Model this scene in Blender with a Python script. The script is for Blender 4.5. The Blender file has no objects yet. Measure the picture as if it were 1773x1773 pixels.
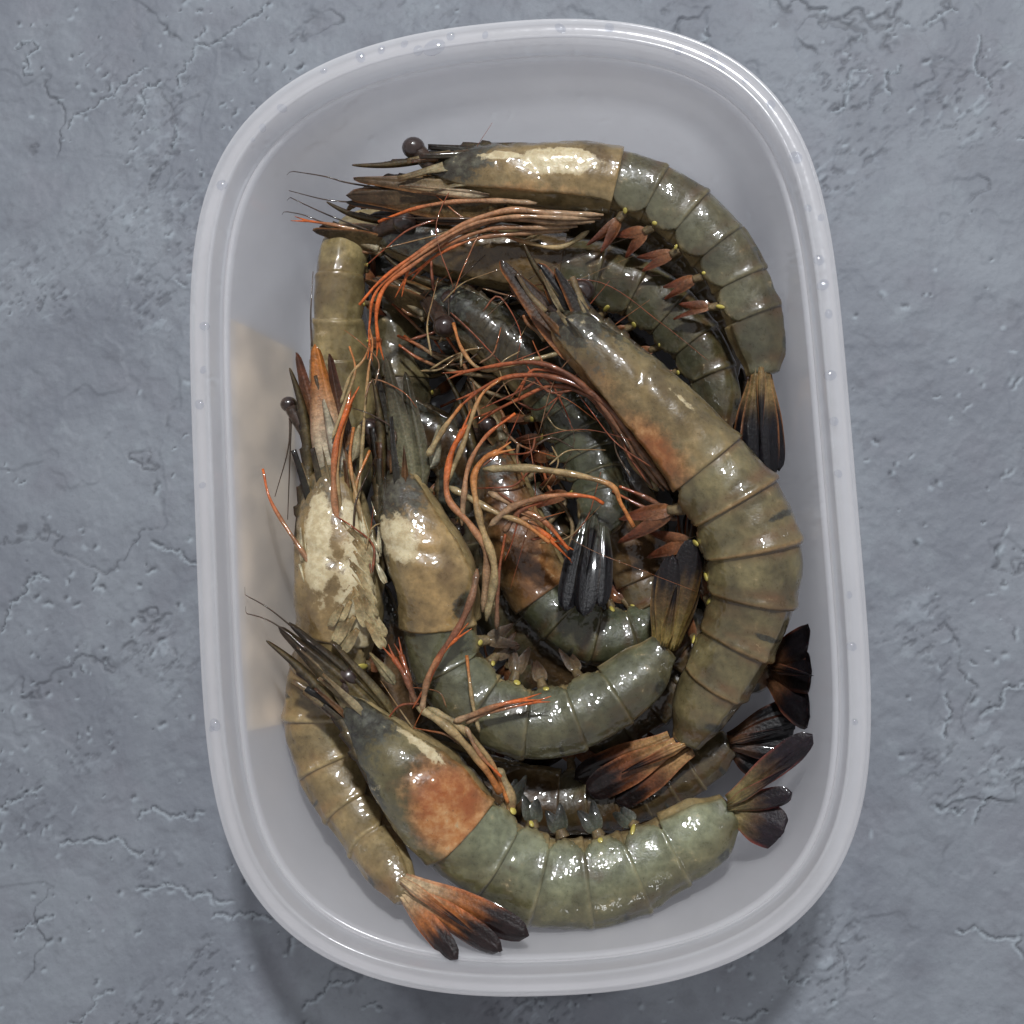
import bpy, math, random
import numpy as np
from mathutils import Vector, Matrix

random.seed(7); rng = np.random.default_rng(11)
SC = bpy.context.scene
COL = SC.collection

# ------------------------------------------------------------------ camera
CAM = np.array([0.0279, -0.0300, 0.3360]); RX, RY, FPX = 0.0913, 0.1028, 2310.2
_cx, _sx, _cy, _sy = math.cos(RX), math.sin(RX), math.cos(RY), math.sin(RY)
ROT = np.array([[_cy, 0, _sy], [0, 1, 0], [-_sy, 0, _cy]]) @ np.array([[1, 0, 0], [0, _cx, -_sx], [0, _sx, _cx]])
cam = bpy.data.cameras.new("camera"); cam.sensor_fit = 'HORIZONTAL'; cam.sensor_width = 36
cam.lens = 36 * FPX / 1773.0; cam.clip_start = 0.01; cam.clip_end = 20
cam_o = bpy.data.objects.new("camera", cam); COL.objects.link(cam_o)
M4 = Matrix.Identity(4)
for i in range(3):
    for j in range(3): M4[i][j] = ROT[i, j]
    M4[i][3] = CAM[i]
cam_o.matrix_world = M4
SC.camera = cam_o

# ------------------------------------------------------------------ light
world = bpy.data.worlds.new("World"); SC.world = world; world.use_nodes = True
bg = world.node_tree.nodes["Background"]
bg.inputs[0].default_value = (0.98, 0.97, 1.0, 1); bg.inputs[1].default_value = 0.41

def ceiling_panel(x, y, z, w, h, power):
    l = bpy.data.lights.new("ceiling_panel_light", 'AREA'); l.shape = 'RECTANGLE'; l.size = w; l.size_y = h
    l.energy = power; l.color = (0.96, 0.98, 1.0)
    o = bpy.data.objects.new("ceiling_panel_light", l); COL.objects.link(o)
    o.location = (x, y, z)
    o.rotation_euler = (Vector((0, 0, 0.03)) - Vector((x, y, z))).to_track_quat('-Z', 'Y').to_euler()
for ix in (-1, 1):
    for iy in (-1, 1):
        ceiling_panel(0.10 + ix * 0.022, 0.50 + iy * 0.018, 0.90, 0.030, 0.024, 2.8)

SC.view_settings.view_transform = 'Standard'; SC.view_settings.look = 'None'
SC.view_settings.exposure = 0.0; SC.view_settings.gamma = 1.0
SC.cycles.max_bounces = 14; SC.cycles.diffuse_bounces = 8; SC.cycles.transparent_max_bounces = 12

# ------------------------------------------------------------------ helpers
def ray(px, py):
    d = np.array([(px - 886.5) / FPX, -(py - 886.5) / FPX, -1.0])
    return ROT @ d
def W(px, py, zmm):
    """photo pixel + height (mm above the table) -> world point"""
    d = ray(px, py); t = (zmm * 1e-3 - CAM[2]) / d[2]
    return CAM + d * t
def pxm(zmm):  # metres per photo pixel at that height
    return (CAM[2] - zmm * 1e-3) / FPX * 1.005
def unit(v):
    v = np.asarray(v, float); n = np.linalg.norm(v); return v / n if n > 1e-12 else v
def srgb(r, g, b):
    f = lambda c: (c / 255 / 12.92) if c / 255 <= 0.04045 else ((c / 255 + 0.055) / 1.055) ** 2.4
    return np.array([f(r), f(g), f(b)])
def sm(a, b, x):
    t = np.clip((np.asarray(x, float) - a) / (b - a), 0, 1); return t * t * (3 - 2 * t)
def spline(pts, n):
    """Catmull-Rom through rows of pts, resampled to n rows, even in arc length of xyz; returns rows, and arc position of the knots"""
    P = np.asarray(pts, float); k = len(P)
    if k == 2:
        t = np.linspace(0, 1, n)[:, None]; return P[0] * (1 - t) + P[1] * t, np.array([0., 1.])
    E = np.vstack([2 * P[0] - P[1], P, 2 * P[-1] - P[-2]])
    out = []; sub = 24
    for i in range(k - 1):
        p0, p1, p2, p3 = E[i], E[i + 1], E[i + 2], E[i + 3]
        for j in range(sub):
            t = j / sub
            out.append(0.5 * (2 * p1 + (p2 - p0) * t + (2 * p0 - 5 * p1 + 4 * p2 - p3) * t * t + (3 * p1 - p0 - 3 * p2 + p3) * t ** 3))
    out.append(P[-1]); out = np.array(out)
    L = np.concatenate([[0], np.cumsum(np.linalg.norm(np.diff(out[:, :3], axis=0), axis=1))])
    kn = L[::sub] / L[-1]
    s = np.linspace(0, L[-1], n)
    return np.stack([np.interp(s, L, out[:, c]) for c in range(P.shape[1])], 1), kn

def vnoise(x, y, seed=0):
    x = np.asarray(x, float); y = np.asarray(y, float)
    def h(i, j):
        v = np.sin(i * 127.1 + j * 311.7 + seed * 74.7) * 43758.5453; return v - np.floor(v)
    i = np.floor(x); j = np.floor(y); u = x - i; v = y - j; u = u * u * (3 - 2 * u); v = v * v * (3 - 2 * v)
    return (h(i, j) * (1 - u) + h(i + 1, j) * u) * (1 - v) + (h(i, j + 1) * (1 - u) + h(i + 1, j + 1) * u) * v
def fbm(x, y, o=4, seed=0):
    s = 0; a = 0.5
    for k in range(o):
        s = s + a * vnoise(x, y, seed + k * 13); x = np.asarray(x) * 2.03 + 3.1; y = np.asarray(y) * 2.03 + 1.7; a *= 0.5
    return s / (1 - 0.5 ** o)

def mesh_obj(name, verts, faces, mat, parent=None, origin=None, attrs=None, smooth=True):
    verts = np.asarray(verts, float)
    if origin is None: origin = np.zeros(3)
    me = bpy.data.meshes.new(name)
    me.from_pydata([tuple(v) for v in (verts - origin)], [], [tuple(int(i) for i in f) for f in faces])
    if attrs:
        for k, a in attrs.items():
            a = np.asarray(a, np.float32)
            if a.ndim == 2:
                at = me.attributes.new(k, 'FLOAT_COLOR', 'POINT')
                c = np.ones((len(a), 4), np.float32); c[:, :3] = a; at.data.foreach_set('color', c.ravel())
            else:
                at = me.attributes.new(k, 'FLOAT', 'POINT'); at.data.foreach_set('value', a)
    if smooth: me.polygons.foreach_set('use_smooth', np.ones(len(me.polygons), bool))
    me.materials.append(mat); me.update()
    o = bpy.data.objects.new(name, me); COL.objects.link(o)
    if name not in ('wall', 'rim', 'body'): fix_normals(o)
    if parent is not None: o.parent = parent
    return o
def fix_normals(o):
    import bmesh
    bm = bmesh.new(); bm.from_mesh(o.data); bmesh.ops.recalc_face_normals(bm, faces=bm.faces); bm.to_mesh(o.data); bm.free(); return o
def tag(o, label=None, cat=None, group=None, kind=None):
    if label: o["label"] = label
    if cat: o["category"] = cat
    if group: o["group"] = group
    if kind: o["kind"] = kind
    return o
def ring_faces(nr, nc, off=0, closed=True, flip=False):
    f = []
    for i in range(nr - 1):
        for j in range(nc if closed else nc - 1):
            a = off + i * nc + j; b = off + i * nc + (j + 1) % nc; c = b + nc; d = a + nc
            f.append((a, d, c, b) if flip else (a, b, c, d))
    return f

# ------------------------------------------------------------------ materials
def new_mat(name):
    m = bpy.data.materials.new(name); m.use_nodes = True
    nt = m.node_tree; nt.nodes.clear()
    return m, nt
class NT:
    def __init__(s, nt): s.nt = nt
    def n(s, t, **kw):
        nd = s.nt.nodes.new(t)
        for k, v in kw.items():
            if k.startswith('i_'): nd.inputs[k[2:].replace('_', ' ')].default_value = v
            else: setattr(nd, k, v)
        return nd
    def l(s, a, b): s.nt.links.new(a, b)
    def noise(s, vec, scale, detail=4, rough=0.55, dist=0.0):
        nd = s.n('ShaderNodeTexNoise'); nd.inputs['Scale'].default_value = scale; nd.inputs['Detail'].default_value = detail
        nd.inputs['Roughness'].default_value = rough; nd.inputs['Distortion'].default_value = dist
        s.l(vec, nd.inputs['Vector']); return nd.outputs['Fac']
    def math(s, op, a, b=None, c=None, clamp=False):
        nd = s.n('ShaderNodeMath', operation=op, use_clamp=clamp)
        for i, v in enumerate((a, b, c)):
            if v is None: continue
            if isinstance(v, (int, float)): nd.inputs[i].default_value = v
            else: s.l(v, nd.inputs[i])
        return nd.outputs[0]
    def rng(s, v, a, b, c=0.0, d=1.0, smooth=True):
        nd = s.n('ShaderNodeMapRange', interpolation_type='SMOOTHSTEP' if smooth else 'LINEAR')
        s.l(v, nd.inputs[0])
        for i, x in enumerate((a, b, c, d)): nd.inputs[i + 1].default_value = x
        return nd.outputs[0]
    def mix(s, f, a, b, blend='MIX'):
        nd = s.n('ShaderNodeMix', data_type='RGBA', blend_type=blend)
        for sock, v in ((nd.inputs[0], f), (nd.inputs[6], a), (nd.inputs[7], b)):
            if isinstance(v, (int, float)): sock.default_value = v
            elif isinstance(v, (tuple, list, np.ndarray)): sock.default_value = (*[float(q) for q in v][:3], 1)
            else: s.l(v, sock)
        return nd.outputs[2]
    def attr(s, name):
        nd = s.n('ShaderNodeAttribute', attribute_name=name); return nd

CREAM = srgb(196, 184, 152); ORANGE = srgb(164, 104, 54); DARKG = srgb(40, 40, 34)

def shell_material():
    m, nt = new_mat("prawn_shell"); N = NT(nt)
    tc = N.n('ShaderNodeTexCoord').outputs['Object']
    oi = N.n('ShaderNodeObjectInfo')
    add = N.n('ShaderNodeVectorMath', operation='ADD'); N.l(tc, add.inputs[0])
    sc_ = N.n('ShaderNodeVectorMath', operation='SCALE'); N.l(oi.outputs['Location'], sc_.inputs[0]); sc_.inputs['Scale'].default_value = 31.0
    N.l(sc_.outputs[0], add.inputs[1]); vec = add.outputs[0]
    base = N.attr('base').outputs['Color']
    n1 = N.noise(vec, 160, 5, 0.6); n2 = N.noise(vec, 620, 4, 0.6); n3 = N.noise(vec, 1900, 2, 0.5)
    n0 = N.noise(vec, 70, 3, 0.6, 0.6)
    v = N.math('MULTIPLY', N.math('MULTIPLY', N.rng(n1, 0.3, 0.7, 0.66, 1.14), N.rng(n2, 0.3, 0.7, 0.80, 1.12)), N.rng(n0, 0.34, 0.64, 0.66, 1.14))
    hs = N.n('ShaderNodeHueSaturation'); N.l(base, hs.inputs['Color']); N.l(v, hs.inputs['Value'])
    col = N.mix(N.rng(n0, 0.56, 0.74, 0.0, 0.30), hs.outputs[0], srgb(112, 112, 92))
    col = N.mix(N.rng(n0, 0.45, 0.30, 0.0, 0.36), col, srgb(84, 60, 38))
    bd = N.math('MULTIPLY', N.attr('band').outputs['Fac'], N.rng(n1, 0.34, 0.62, 0.15, 1.0)); col = N.mix(bd, col, N.attr('bandcol').outputs['Color'])
    jag = N.math('ADD', N.math('MULTIPLY', N.math('SUBTRACT', n2, 0.5), 1.1), N.math('MULTIPLY', N.math('SUBTRACT', n1, 0.5), 1.3))
    orange_c = N.mix(N.rng(n1, 0.35, 0.62), srgb(142, 76, 34), N.mix(N.rng(n2, 0.35, 0.7), ORANGE, srgb(184, 140, 94)))
    o = N.rng(N.math('ADD', N.attr('orange').outputs['Fac'], N.math('MULTIPLY', jag, 0.7)), 0.10, 0.95)
    col = N.mix(N.math('MULTIPLY', o, 0.90), col, orange_c)
    dk = N.rng(N.math('ADD', N.attr('dark').outputs['Fac'], jag), 0.30, 0.66)
    col = N.mix(N.math('MULTIPLY', dk, 0.90), col, N.mix(N.rng(n2, 0.4, 0.7), srgb(28, 27, 24), srgb(62, 64, 54)))
    cr = N.rng(N.math('ADD', N.attr('cream').outputs['Fac'], N.math('MULTIPLY', jag, 0.8)), 0.22, 0.42)
    col = N.mix(N.math('MULTIPLY', cr, 0.92), col, N.mix(N.rng(n2, 0.35, 0.65), CREAM, srgb(168, 152, 118)))
    # fine dark chromatophore specks
    spk = N.rng(n3, 0.68, 0.76); col = N.mix(N.math('MULTIPLY', spk, 0.55), col, srgb(44, 38, 30))
    p = N.n('ShaderNodeBsdfPrincipled')
    N.l(col, p.inputs['Base Color'])
    N.l(N.rng(n2, 0.3, 0.7, 0.26, 0.46), p.inputs['Roughness'])
    p.inputs['Subsurface Weight'].default_value = 0.30; p.inputs['Subsurface Scale'].default_value = 0.0028
    p.inputs['Subsurface Radius'].default_value = (1.0, 0.7, 0.4)
    p.inputs['Coat Weight'].default_value = 0.95; p.inputs['Coat Roughness'].default_value = 0.035; p.inputs['Coat IOR'].default_value = 1.52; p.inputs['Specular IOR Level'].default_value = 0.25
    b1 = N.n('ShaderNodeBump'); b1.inputs['Strength'].default_value = 0.3; b1.inputs['Distance'].default_value = 0.0005
    N.l(N.math('ADD', N.math('MULTIPLY', n2, 0.8), N.math('MULTIPLY', n3, 0.3)), b1.inputs['Height'])
    N.l(b1.outputs[0], p.inputs['Normal'])
    b2 = N.n('ShaderNodeBump'); b2.inputs['Strength'].default_value = 0.7; b2.inputs['Distance'].default_value = 0.0011
    N.l(N.math('ADD', N.noise(vec, 210, 2, 0.5), N.math('MULTIPLY', N.noise(vec, 620, 1, 0.5), 0.30)), b2.inputs['Height'])
    N.l(b2.outputs[0], p.inputs['Coat Normal'])
    out = N.n('ShaderNodeOutputMaterial'); N.l(p.outputs[0], out.inputs[0])
    return m
def appendage_material():
    m, nt = new_mat("prawn_appendage"); N = NT(nt)
    tc = N.n('ShaderNodeTexCoord').outputs['Object']
    base = N.attr('base').outputs['Color']
    n1 = N.noise(tc, 350, 4, 0.6); n2 = N.noise(tc, 1500, 3, 0.6)
    hs = N.n('ShaderNodeHueSaturation'); N.l(base, hs.inputs['Color'])
    N.l(N.math('MULTIPLY', N.rng(n1, 0.3, 0.7, 0.55, 1.15), N.rng(n2, 0.3, 0.7, 0.75, 1.15)), hs.inputs['Value'])
    p = N.n('ShaderNodeBsdfPrincipled'); N.l(hs.outputs[0], p.inputs['Base Color'])
    p.inputs['Roughness'].default_value = 0.40; p.inputs['Specular IOR Level'].default_value = 0.15
    p.inputs['Subsurface Weight'].default_value = 0.12; p.inputs['Subsurface Scale'].default_value = 0.0015
    p.inputs['Coat Weight'].default_value = 0.75; p.inputs['Coat Roughness'].default_value = 0.05; p.inputs['Coat IOR'].default_value = 1.38
    b = N.n('ShaderNodeBump'); b.inputs['Strength'].default_value = 0.5; b.inputs['Distance'].default_value = 0.0004
    N.l(n2, b.inputs['Height']); N.l(b.outputs[0], p.inputs['Normal'])
    out = N.n('ShaderNodeOutputMaterial'); N.l(p.outputs[0], out.inputs[0])
    return m
def simple_material(name, col, rough, coat=0.0, **kw):
    m, nt = new_mat(name); N = NT(nt)
    tc = N.n('ShaderNodeTexCoord').outputs['Object']
    p = N.n('ShaderNodeBsdfPrincipled'); p.inputs['Roughness'].default_value = rough
    N.l(N.mix(N.rng(N.noise(tc, kw.get('scale', 500), 3), 0.3, 0.7), np.array(col) * 0.72, np.minimum(np.array(col) * 1.2, 1)), p.inputs['Base Color'])
    p.inputs['Coat Weight'].default_value = coat; p.inputs['Coat Roughness'].default_value = 0.04
    out = N.n('ShaderNodeOutputMaterial'); N.l(p.outputs[0], out.inputs[0])
    return m
def plastic_material(clear=0.50, name="frosted_plastic"):
    m, nt = new_mat(name); N = NT(nt)
    tc = N.n('ShaderNodeTexCoord').outputs['Object']
    n1 = N.noise(tc, 55, 4, 0.6); n2 = N.noise(tc, 700, 3, 0.6)
    col = N.mix(N.rng(n1, 0.3, 0.7), srgb(249, 248, 250), srgb(253, 252, 254))
    d = N.n('ShaderNodeBsdfDiffuse'); N.l(col, d.inputs[0])
    t = N.n('ShaderNodeBsdfTranslucent'); N.l(col, t.inputs[0])
    tr = N.n('ShaderNodeBsdfTransparent'); tr.inputs[0].default_value = (0.985, 0.985, 0.985, 1)
    g = N.n('ShaderNodeBsdfGlossy'); g.inputs[0].default_value = (1, 1, 1, 1)
    N.l(N.rng(n2, 0.3, 0.7, 0.12, 0.22), g.inputs['Roughness'])
    b = N.n('ShaderNodeBump'); b.inputs['Strength'].default_value = 0.20; b.inputs['Distance'].default_value = 0.0006
    N.l(N.math('ADD', n1, N.math('MULTIPLY', n2, 0.15)), b.inputs['Height'])
    for x in (d, t, g): N.l(b.outputs[0], x.inputs['Normal'])
    m1 = N.n('ShaderNodeMixShader'); m1.inputs[0].default_value = 0.70; N.l(d.outputs[0], m1.inputs[1]); N.l(t.outputs[0], m1.inputs[2])
    m2 = N.n('ShaderNodeMixShader'); m2.inputs[0].default_value = clear; N.l(m1.outputs[0], m2.inputs[1]); N.l(tr.outputs[0], m2.inputs[2])
    fr = N.n('ShaderNodeFresnel'); fr.inputs[0].default_value = 1.42
    ff = N.math('MULTIPLY', fr.outputs[0], N.math('SUBTRACT', 1.0, N.n('ShaderNodeNewGeometry').outputs['Backfacing']))   # gloss on the outer skin only
    m3 = N.n('ShaderNodeMixShader'); N.l(ff, m3.inputs[0]); N.l(m2.outputs[0], m3.inputs[1]); N.l(g.outputs[0], m3.inputs[2])
    out = N.n('ShaderNodeOutputMaterial'); N.l(m3.outputs[0], out.inputs[0])
    return m
def slate_material():
    m, nt = new_mat("slate_surface"); N = NT(nt)
    tc = N.n('ShaderNodeTexCoord').outputs['Object']
    n1 = N.noise(tc, 22, 6, 0.6, 0.4); n2 = N.noise(tc, 130, 5, 0.6); n3 = N.noise(tc, 900, 3, 0.6); n4 = N.noise(tc, 48, 4, 0.55)
    c = N.mix(N.rng(n1, 0.34, 0.66), srgb(103, 107, 115), srgb(117, 122, 129))
    c = N.mix(N.rng(n4, 0.50, 0.70, 0, 0.55), c, srgb(108, 110, 118))
    c = N.mix(N.rng(n2, 0.55, 0.75, 0, 0.45), c, srgb(125, 132, 138))
    c = N.mix(N.rng(n2, 0.46, 0.28, 0, 0.40), c, srgb(90, 92, 99))
    c = N.mix(N.rng(n3, 0.58, 0.72, 0, 0.25), c, srgb(96, 98, 108))
    ck = N.attr('crack').outputs['Fac']; c = N.mix(N.math('MULTIPLY', ck, 0.80), c, srgb(52, 52, 58))
    fl = N.attr('flake').outputs['Fac']; c = N.mix(N.math('MULTIPLY', fl, 0.5), c, srgb(158, 168, 176))
    p = N.n('ShaderNodeBsdfPrincipled'); N.l(c, p.inputs['Base Color']); p.inputs['Roughness'].default_value = 0.62
    p.inputs['Specular IOR Level'].default_value = 0.3
    b = N.n('ShaderNodeBump'); b.inputs['Strength'].default_value = 0.5; b.inputs['Distance'].default_value = 0.0005
    N.l(N.math('ADD', n2, N.math('MULTIPLY', n3, 0.5)), b.inputs['Height']); N.l(b.outputs[0], p.inputs['Normal'])
    out = N.n('ShaderNodeOutputMaterial'); N.l(p.outputs[0], out.inputs[0])
    return m
def water_material():
    m, nt = new_mat("water"); N = NT(nt)
    t = N.n('ShaderNodeBsdfTransparent'); t.inputs[0].default_value = (0.97, 0.98, 1, 1)
    g = N.n('ShaderNodeBsdfGlossy'); g.inputs['Roughness'].default_value = 0.04
    fr = N.n('ShaderNodeFresnel'); fr.inputs[0].default_value = 2.3
    ff = N.math('MULTIPLY', fr.outputs[0], N.math('SUBTRACT', 1.0, N.n('ShaderNodeNewGeometry').outputs['Backfacing']))
    mx = N.n('ShaderNodeMixShader'); N.l(ff, mx.inputs[0]); N.l(t.outputs[0], mx.inputs[1]); N.l(g.outputs[0], mx.inputs[2])
    out = N.n('ShaderNodeOutputMaterial'); N.l(mx.outputs[0], out.inputs[0])
    return m
MAT_SHELL = shell_material(); MAT_APP = appendage_material()
MAT_EYE = simple_material("prawn_eye", srgb(44, 31, 27), 0.30, 0.7)
MAT_YELLOW = simple_material("yellow_spot", srgb(172, 158, 78), 0.35, 0.5)
MAT_PLASTIC = plastic_material(0.47); MAT_RIM = plastic_material(0.58, "rim_plastic"); MAT_SLATE = slate_material(); MAT_WATER = water_material()
MAT_LABEL = simple_material("beige_paper", srgb(230, 216, 192), 0.7, 0.0, scale=90)

# ------------------------------------------------------------------ slate table top
def build_table():
    fine = np.arange(-0.156, 0.1561, 0.00040)
    ext = [fine[-1]]; st = 0.0006
    while ext[-1] < 0.62: ext.append(ext[-1] + st); st *= 1.22
    ext = np.array(ext[1:]); ax = np.concatenate([-ext[::-1], fine, ext]); n = len(ax)
    X, Y = np.meshgrid(ax + 0.004, ax - 0.002, indexing='xy')
    Z = (fbm(X * 26, Y * 26, 4, 3) - 0.5) * 0.0016
    # flaky terraces
    t = fbm(X * 55 + 9, Y * 55, 7, 21); step = 0
    for lv in (0.40, 0.52, 0.62): step = step + sm(lv - 0.02, lv + 0.02, t) * 0.00016
    Z += step
    Z += (fbm(X * 420, Y * 420, 3, 8) - 0.5) * 0.00042
    crack = np.zeros_like(Z); flake = np.zeros_like(Z)
    dens = fbm(X * 24 + 4, Y * 24 + 8, 3, 5)
    def stamp(cx, cy, ang, ln, wd, dp):
        r = ln * 1.6
        i0, i1 = np.searchsorted(ax + 0.004, (cx - r, cx + r)); j0, j1 = np.searchsorted(ax - 0.002, (cy - r, cy + r))
        if i1 - i0 < 2 or j1 - j0 < 2: return
        x = X[j0:j1, i0:i1] - cx; y = Y[j0:j1, i0:i1] - cy
        u = x * math.cos(ang) + y * math.sin(ang); v = -x * math.sin(ang) + y * math.cos(ang)
        v = v + 0.7 * ln * (fbm(u / ln * 2.2, 0 * u + cx * 3000, 3, 2) - 0.5)
        g = np.exp(-(u / ln * 1.5) ** 4 - (v / wd) ** 2)
        Z[j0:j1, i0:i1] -= g * dp; crack[j0:j1, i0:i1] = np.maximum(crack[j0:j1, i0:i1], g * min(1, dp / 0.00035))
        f = np.exp(-(u / ln * 1.3) ** 4 - ((v + wd * 2.2) / (wd * 1.7)) ** 2)   # raised lip beside the pit
        Z[j0:j1, i0:i1] += f * dp * 0.35; flake[j0:j1, i0:i1] = np.maximum(flake[j0:j1, i0:i1], f * 0.8)
    ang = math.radians(40); U = X * math.cos(ang) + Y * math.sin(ang); Vv = -X * math.sin(ang) + Y * math.cos(ang)
    clus = sm(0.56, 0.78, fbm(X * 30 + 2, Y * 30 + 5, 4, 41))
    pit = sm(0.60, 0.70, fbm(U * 480 + 0.8 * fbm(X * 300, Y * 300, 2, 9), Vv * 1050, 4, 31)) * (0.08 + 0.92 * clus)
    Z -= pit * 0.00042; crack = np.maximum(crack, pit * 0.50)
    up = sm(0.60, 0.72, fbm(U * 300 + 7, Vv * 520 + 3, 4, 77)) * clus; Z += up * 0.00030; flake = np.maximum(flake, up * 0.5)
    wx = X + 0.010 * (fbm(X * 40, Y * 40, 4, 61) - 0.5); wy = Y + 0.010 * (fbm(X * 40 + 9, Y * 40, 4, 62) - 0.5)
    f1 = fbm(wx * 34 + 1, wy * 34 + 2, 6, 51); cmask = sm(0.57, 0.67, fbm(X * 38 + 6, Y * 38 + 1, 4, 52))
    line = np.exp(-((f1 - 0.5) / 0.007) ** 2) * cmask
    Z -= line * 0.00050 + sm(0.49, 0.51, f1) * 0.00028 * sm(.45, .6, cmask + 0.3); crack = np.maximum(crack, line * 0.6)
    k = 0; tries = 0
    while k < 1000 and tries < 40000:
        tries += 1
        x, y = rng.uniform(-0.150, 0.158), rng.uniform(-0.156, 0.152)
        d = float(fbm(np.array(x * 24 + 4), np.array(y * 24 + 8), 3, 5))
        if rng.random() > sm(0.40, 0.68, d) + 0.06: continue
        a = math.radians(rng.normal(38, 38)); ln = rng.gamma(1.7, 0.00040) + 0.00022
        stamp(x, y, a, ln, rng.uniform(0.00018, 0.00045), rng.uniform(0.00008, 0.0006)); k += 1
    traced = [[(115,222),(125,195),(165,182),(197,165),(205,145),(230,128),(255,115)], [(240,205),(248,190),(242,160),(255,143),(275,137)],
        [(308,150),(303,130),(330,100),(350,75),(385,60),(400,50),(440,25),(455,5)], [(55,130),(65,80),(35,75),(25,85)], [(300,260),(297,215)],
        [(0,1095),(25,1040),(50,1000),(85,1005)], [(0,1400),(35,1380),(70,1363)], [(100,1465),(125,1460),(180,1458),(215,1460),(245,1475)],
        [(235,1420),(240,1405),(265,1397),(350,1405)], [(235,1540),(330,1553),(400,1558)], [(365,1590),(400,1590),(412,1580),(440,1582),(470,1595)],
        [(120,1770),(160,1730),(195,1715)], [(1700,1240),(1730,1225),(1740,1190),(1773,1180)], [(1660,1610),(1690,1605),(1720,1625),(1773,1655)],
        [(20,1630),(60,1600),(90,1585)], [(1225,45),(1205,75),(1190,95)], [(1440,190),(1465,165),(1470,125),(1500,115)], [(1560,110),(1535,130),(1545,160)],
        [(520,1748),(560,1720),(610,1700)], [(625,1745),(660,1748)], [(1360,1690),(1400,1690)], [(1700,60),(1690,110),(1720,150)], [(1600,40),(1625,20),(1660,15)],
        [(1720,1380),(1700,1400),(1690,1430)], [(1620,1395),(1660,1410),(1670,1400)], [(1640,1200),(1650,1240),(1640,1280)], [(280,950),(330,975),(345,975)],
        [(1255,1760),(1300,1765),(1330,1755)]]
    for q in traced:
        pts = np.array([W(a, b, 0)[:2] for a, b in q])
        c = np.hstack([pts, np.zeros((len(pts), 1))])
        for it in range(3):                      # jagged mid-point breaks
            nw_ = [c[0]]
            for a_, b_ in zip(c[:-1], c[1:]):
                d_ = np.linalg.norm(b_ - a_)
                if d_ > 0.0007: nw_.append((a_ + b_) / 2 + np.array([*rng.normal(0, 0.15 * d_, 2), 0]))
                nw_.append(b_)
            c = np.array(nw_)
        for a, b in zip(c[:-1], c[1:]):
            m_ = (a + b) / 2 + rng.normal(0, 0.00005, 3); ln = np.linalg.norm(b - a) * 1.05
            stamp(m_[0], m_[1], math.atan2(b[1] - a[1], b[0] - a[0]) + rng.normal(0, .22), max(ln, 0.0005), rng.uniform(0.00012, 0.00034), rng.uniform(0.0002, 0.0008))
    far = sm(0.175, 0.157, np.maximum(np.abs(X - 0.004), np.abs(Y + 0.002)))      # beyond the finely cut area the material's own relief takes over
    Z *= far; crack *= far; flake *= far
    Z -= 0.00085
    V = np.stack([X.ravel(), Y.ravel(), Z.ravel()], 1)
    me = bpy.data.meshes.new("slate_table"); me.vertices.add(n * n); me.vertices.foreach_set('co', V.astype(np.float32).ravel())
    idx = np.arange(n * n).reshape(n, n); q = np.stack([idx[:-1, :-1], idx[:-1, 1:], idx[1:, 1:], idx[1:, :-1]], -1).reshape(-1, 4)
    me.loops.add(q.size); me.loops.foreach_set('vertex_index', q.ravel().astype(np.int32))
    me.polygons.add(len(q)); me.polygons.foreach_set('loop_start', np.arange(0, q.size, 4, dtype=np.int32))
    me.update(calc_edges=True); me.polygons.foreach_set('use_smooth', np.ones(len(q), bool))
    for nm, a in (('crack', crack), ('flake', flake)):
        at = me.attributes.new(nm, 'FLOAT', 'POINT'); at.data.foreach_set('value', np.clip(a, 0, 1).astype(np.float32).ravel())
    me.materials.append(MAT_SLATE)
    o = bpy.data.objects.new("table_top", me); COL.objects.link(o)
    tag(o, "blue grey slate-textured table top with fine cracks and pits", "table", kind="structure")
build_table()

# ------------------------------------------------------------------ the plastic tub
TA, TB, TN, TM, TROT, TH = 0.0706, 0.1041, 2.3451, 4.8814, 0.0591, 0.056
NO = 288
def outline():
    t = np.linspace(0, 2 * np.pi, 4000, endpoint=False); c, s = np.cos(t), np.sin(t)
    r = np.ones_like(t) * 0.05
    lo = np.zeros_like(t); hi = np.ones_like(t) * 0.2
    for _ in range(60):
        r = (lo + hi) / 2; v = np.abs(r * c / TA) ** TN + np.abs(r * s / TB) ** TM
        lo = np.where(v < 1, r, lo); hi = np.where(v < 1, hi, r)
    P = np.stack([r * c, r * s], 1)
    Pc = np.vstack([P, P[:1]]); L = np.concatenate([[0], np.cumsum(np.linalg.norm(np.diff(Pc, axis=0), axis=1))])
    q = np.linspace(0, L[-1], NO, endpoint=False)
    P = np.stack([np.interp(q, L, Pc[:, k]) for k in (0, 1)], 1)
    T = np.roll(P, -1, 0) - np.roll(P, 1, 0); Nn = np.stack([-T[:, 1], T[:, 0]], 1); Nn /= np.linalg.norm(Nn, axis=1)[:, None]
    for _ in range(2): Nn = (np.roll(Nn, 1, 0) + Nn * 2 + np.roll(Nn, -1, 0)); Nn /= np.linalg.norm(Nn, axis=1)[:, None]
    return P, Nn          # inward normals
OUT_P, OUT_N = outline()
CR, SR = math.cos(TROT), math.sin(TROT)
def tub_ring(off, z):
    p = OUT_P + OUT_N * off
    return np.stack([p[:, 0] * CR - p[:, 1] * SR, p[:, 0] * SR + p[:, 1] * CR, np.full(NO, z)], 1)
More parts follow.
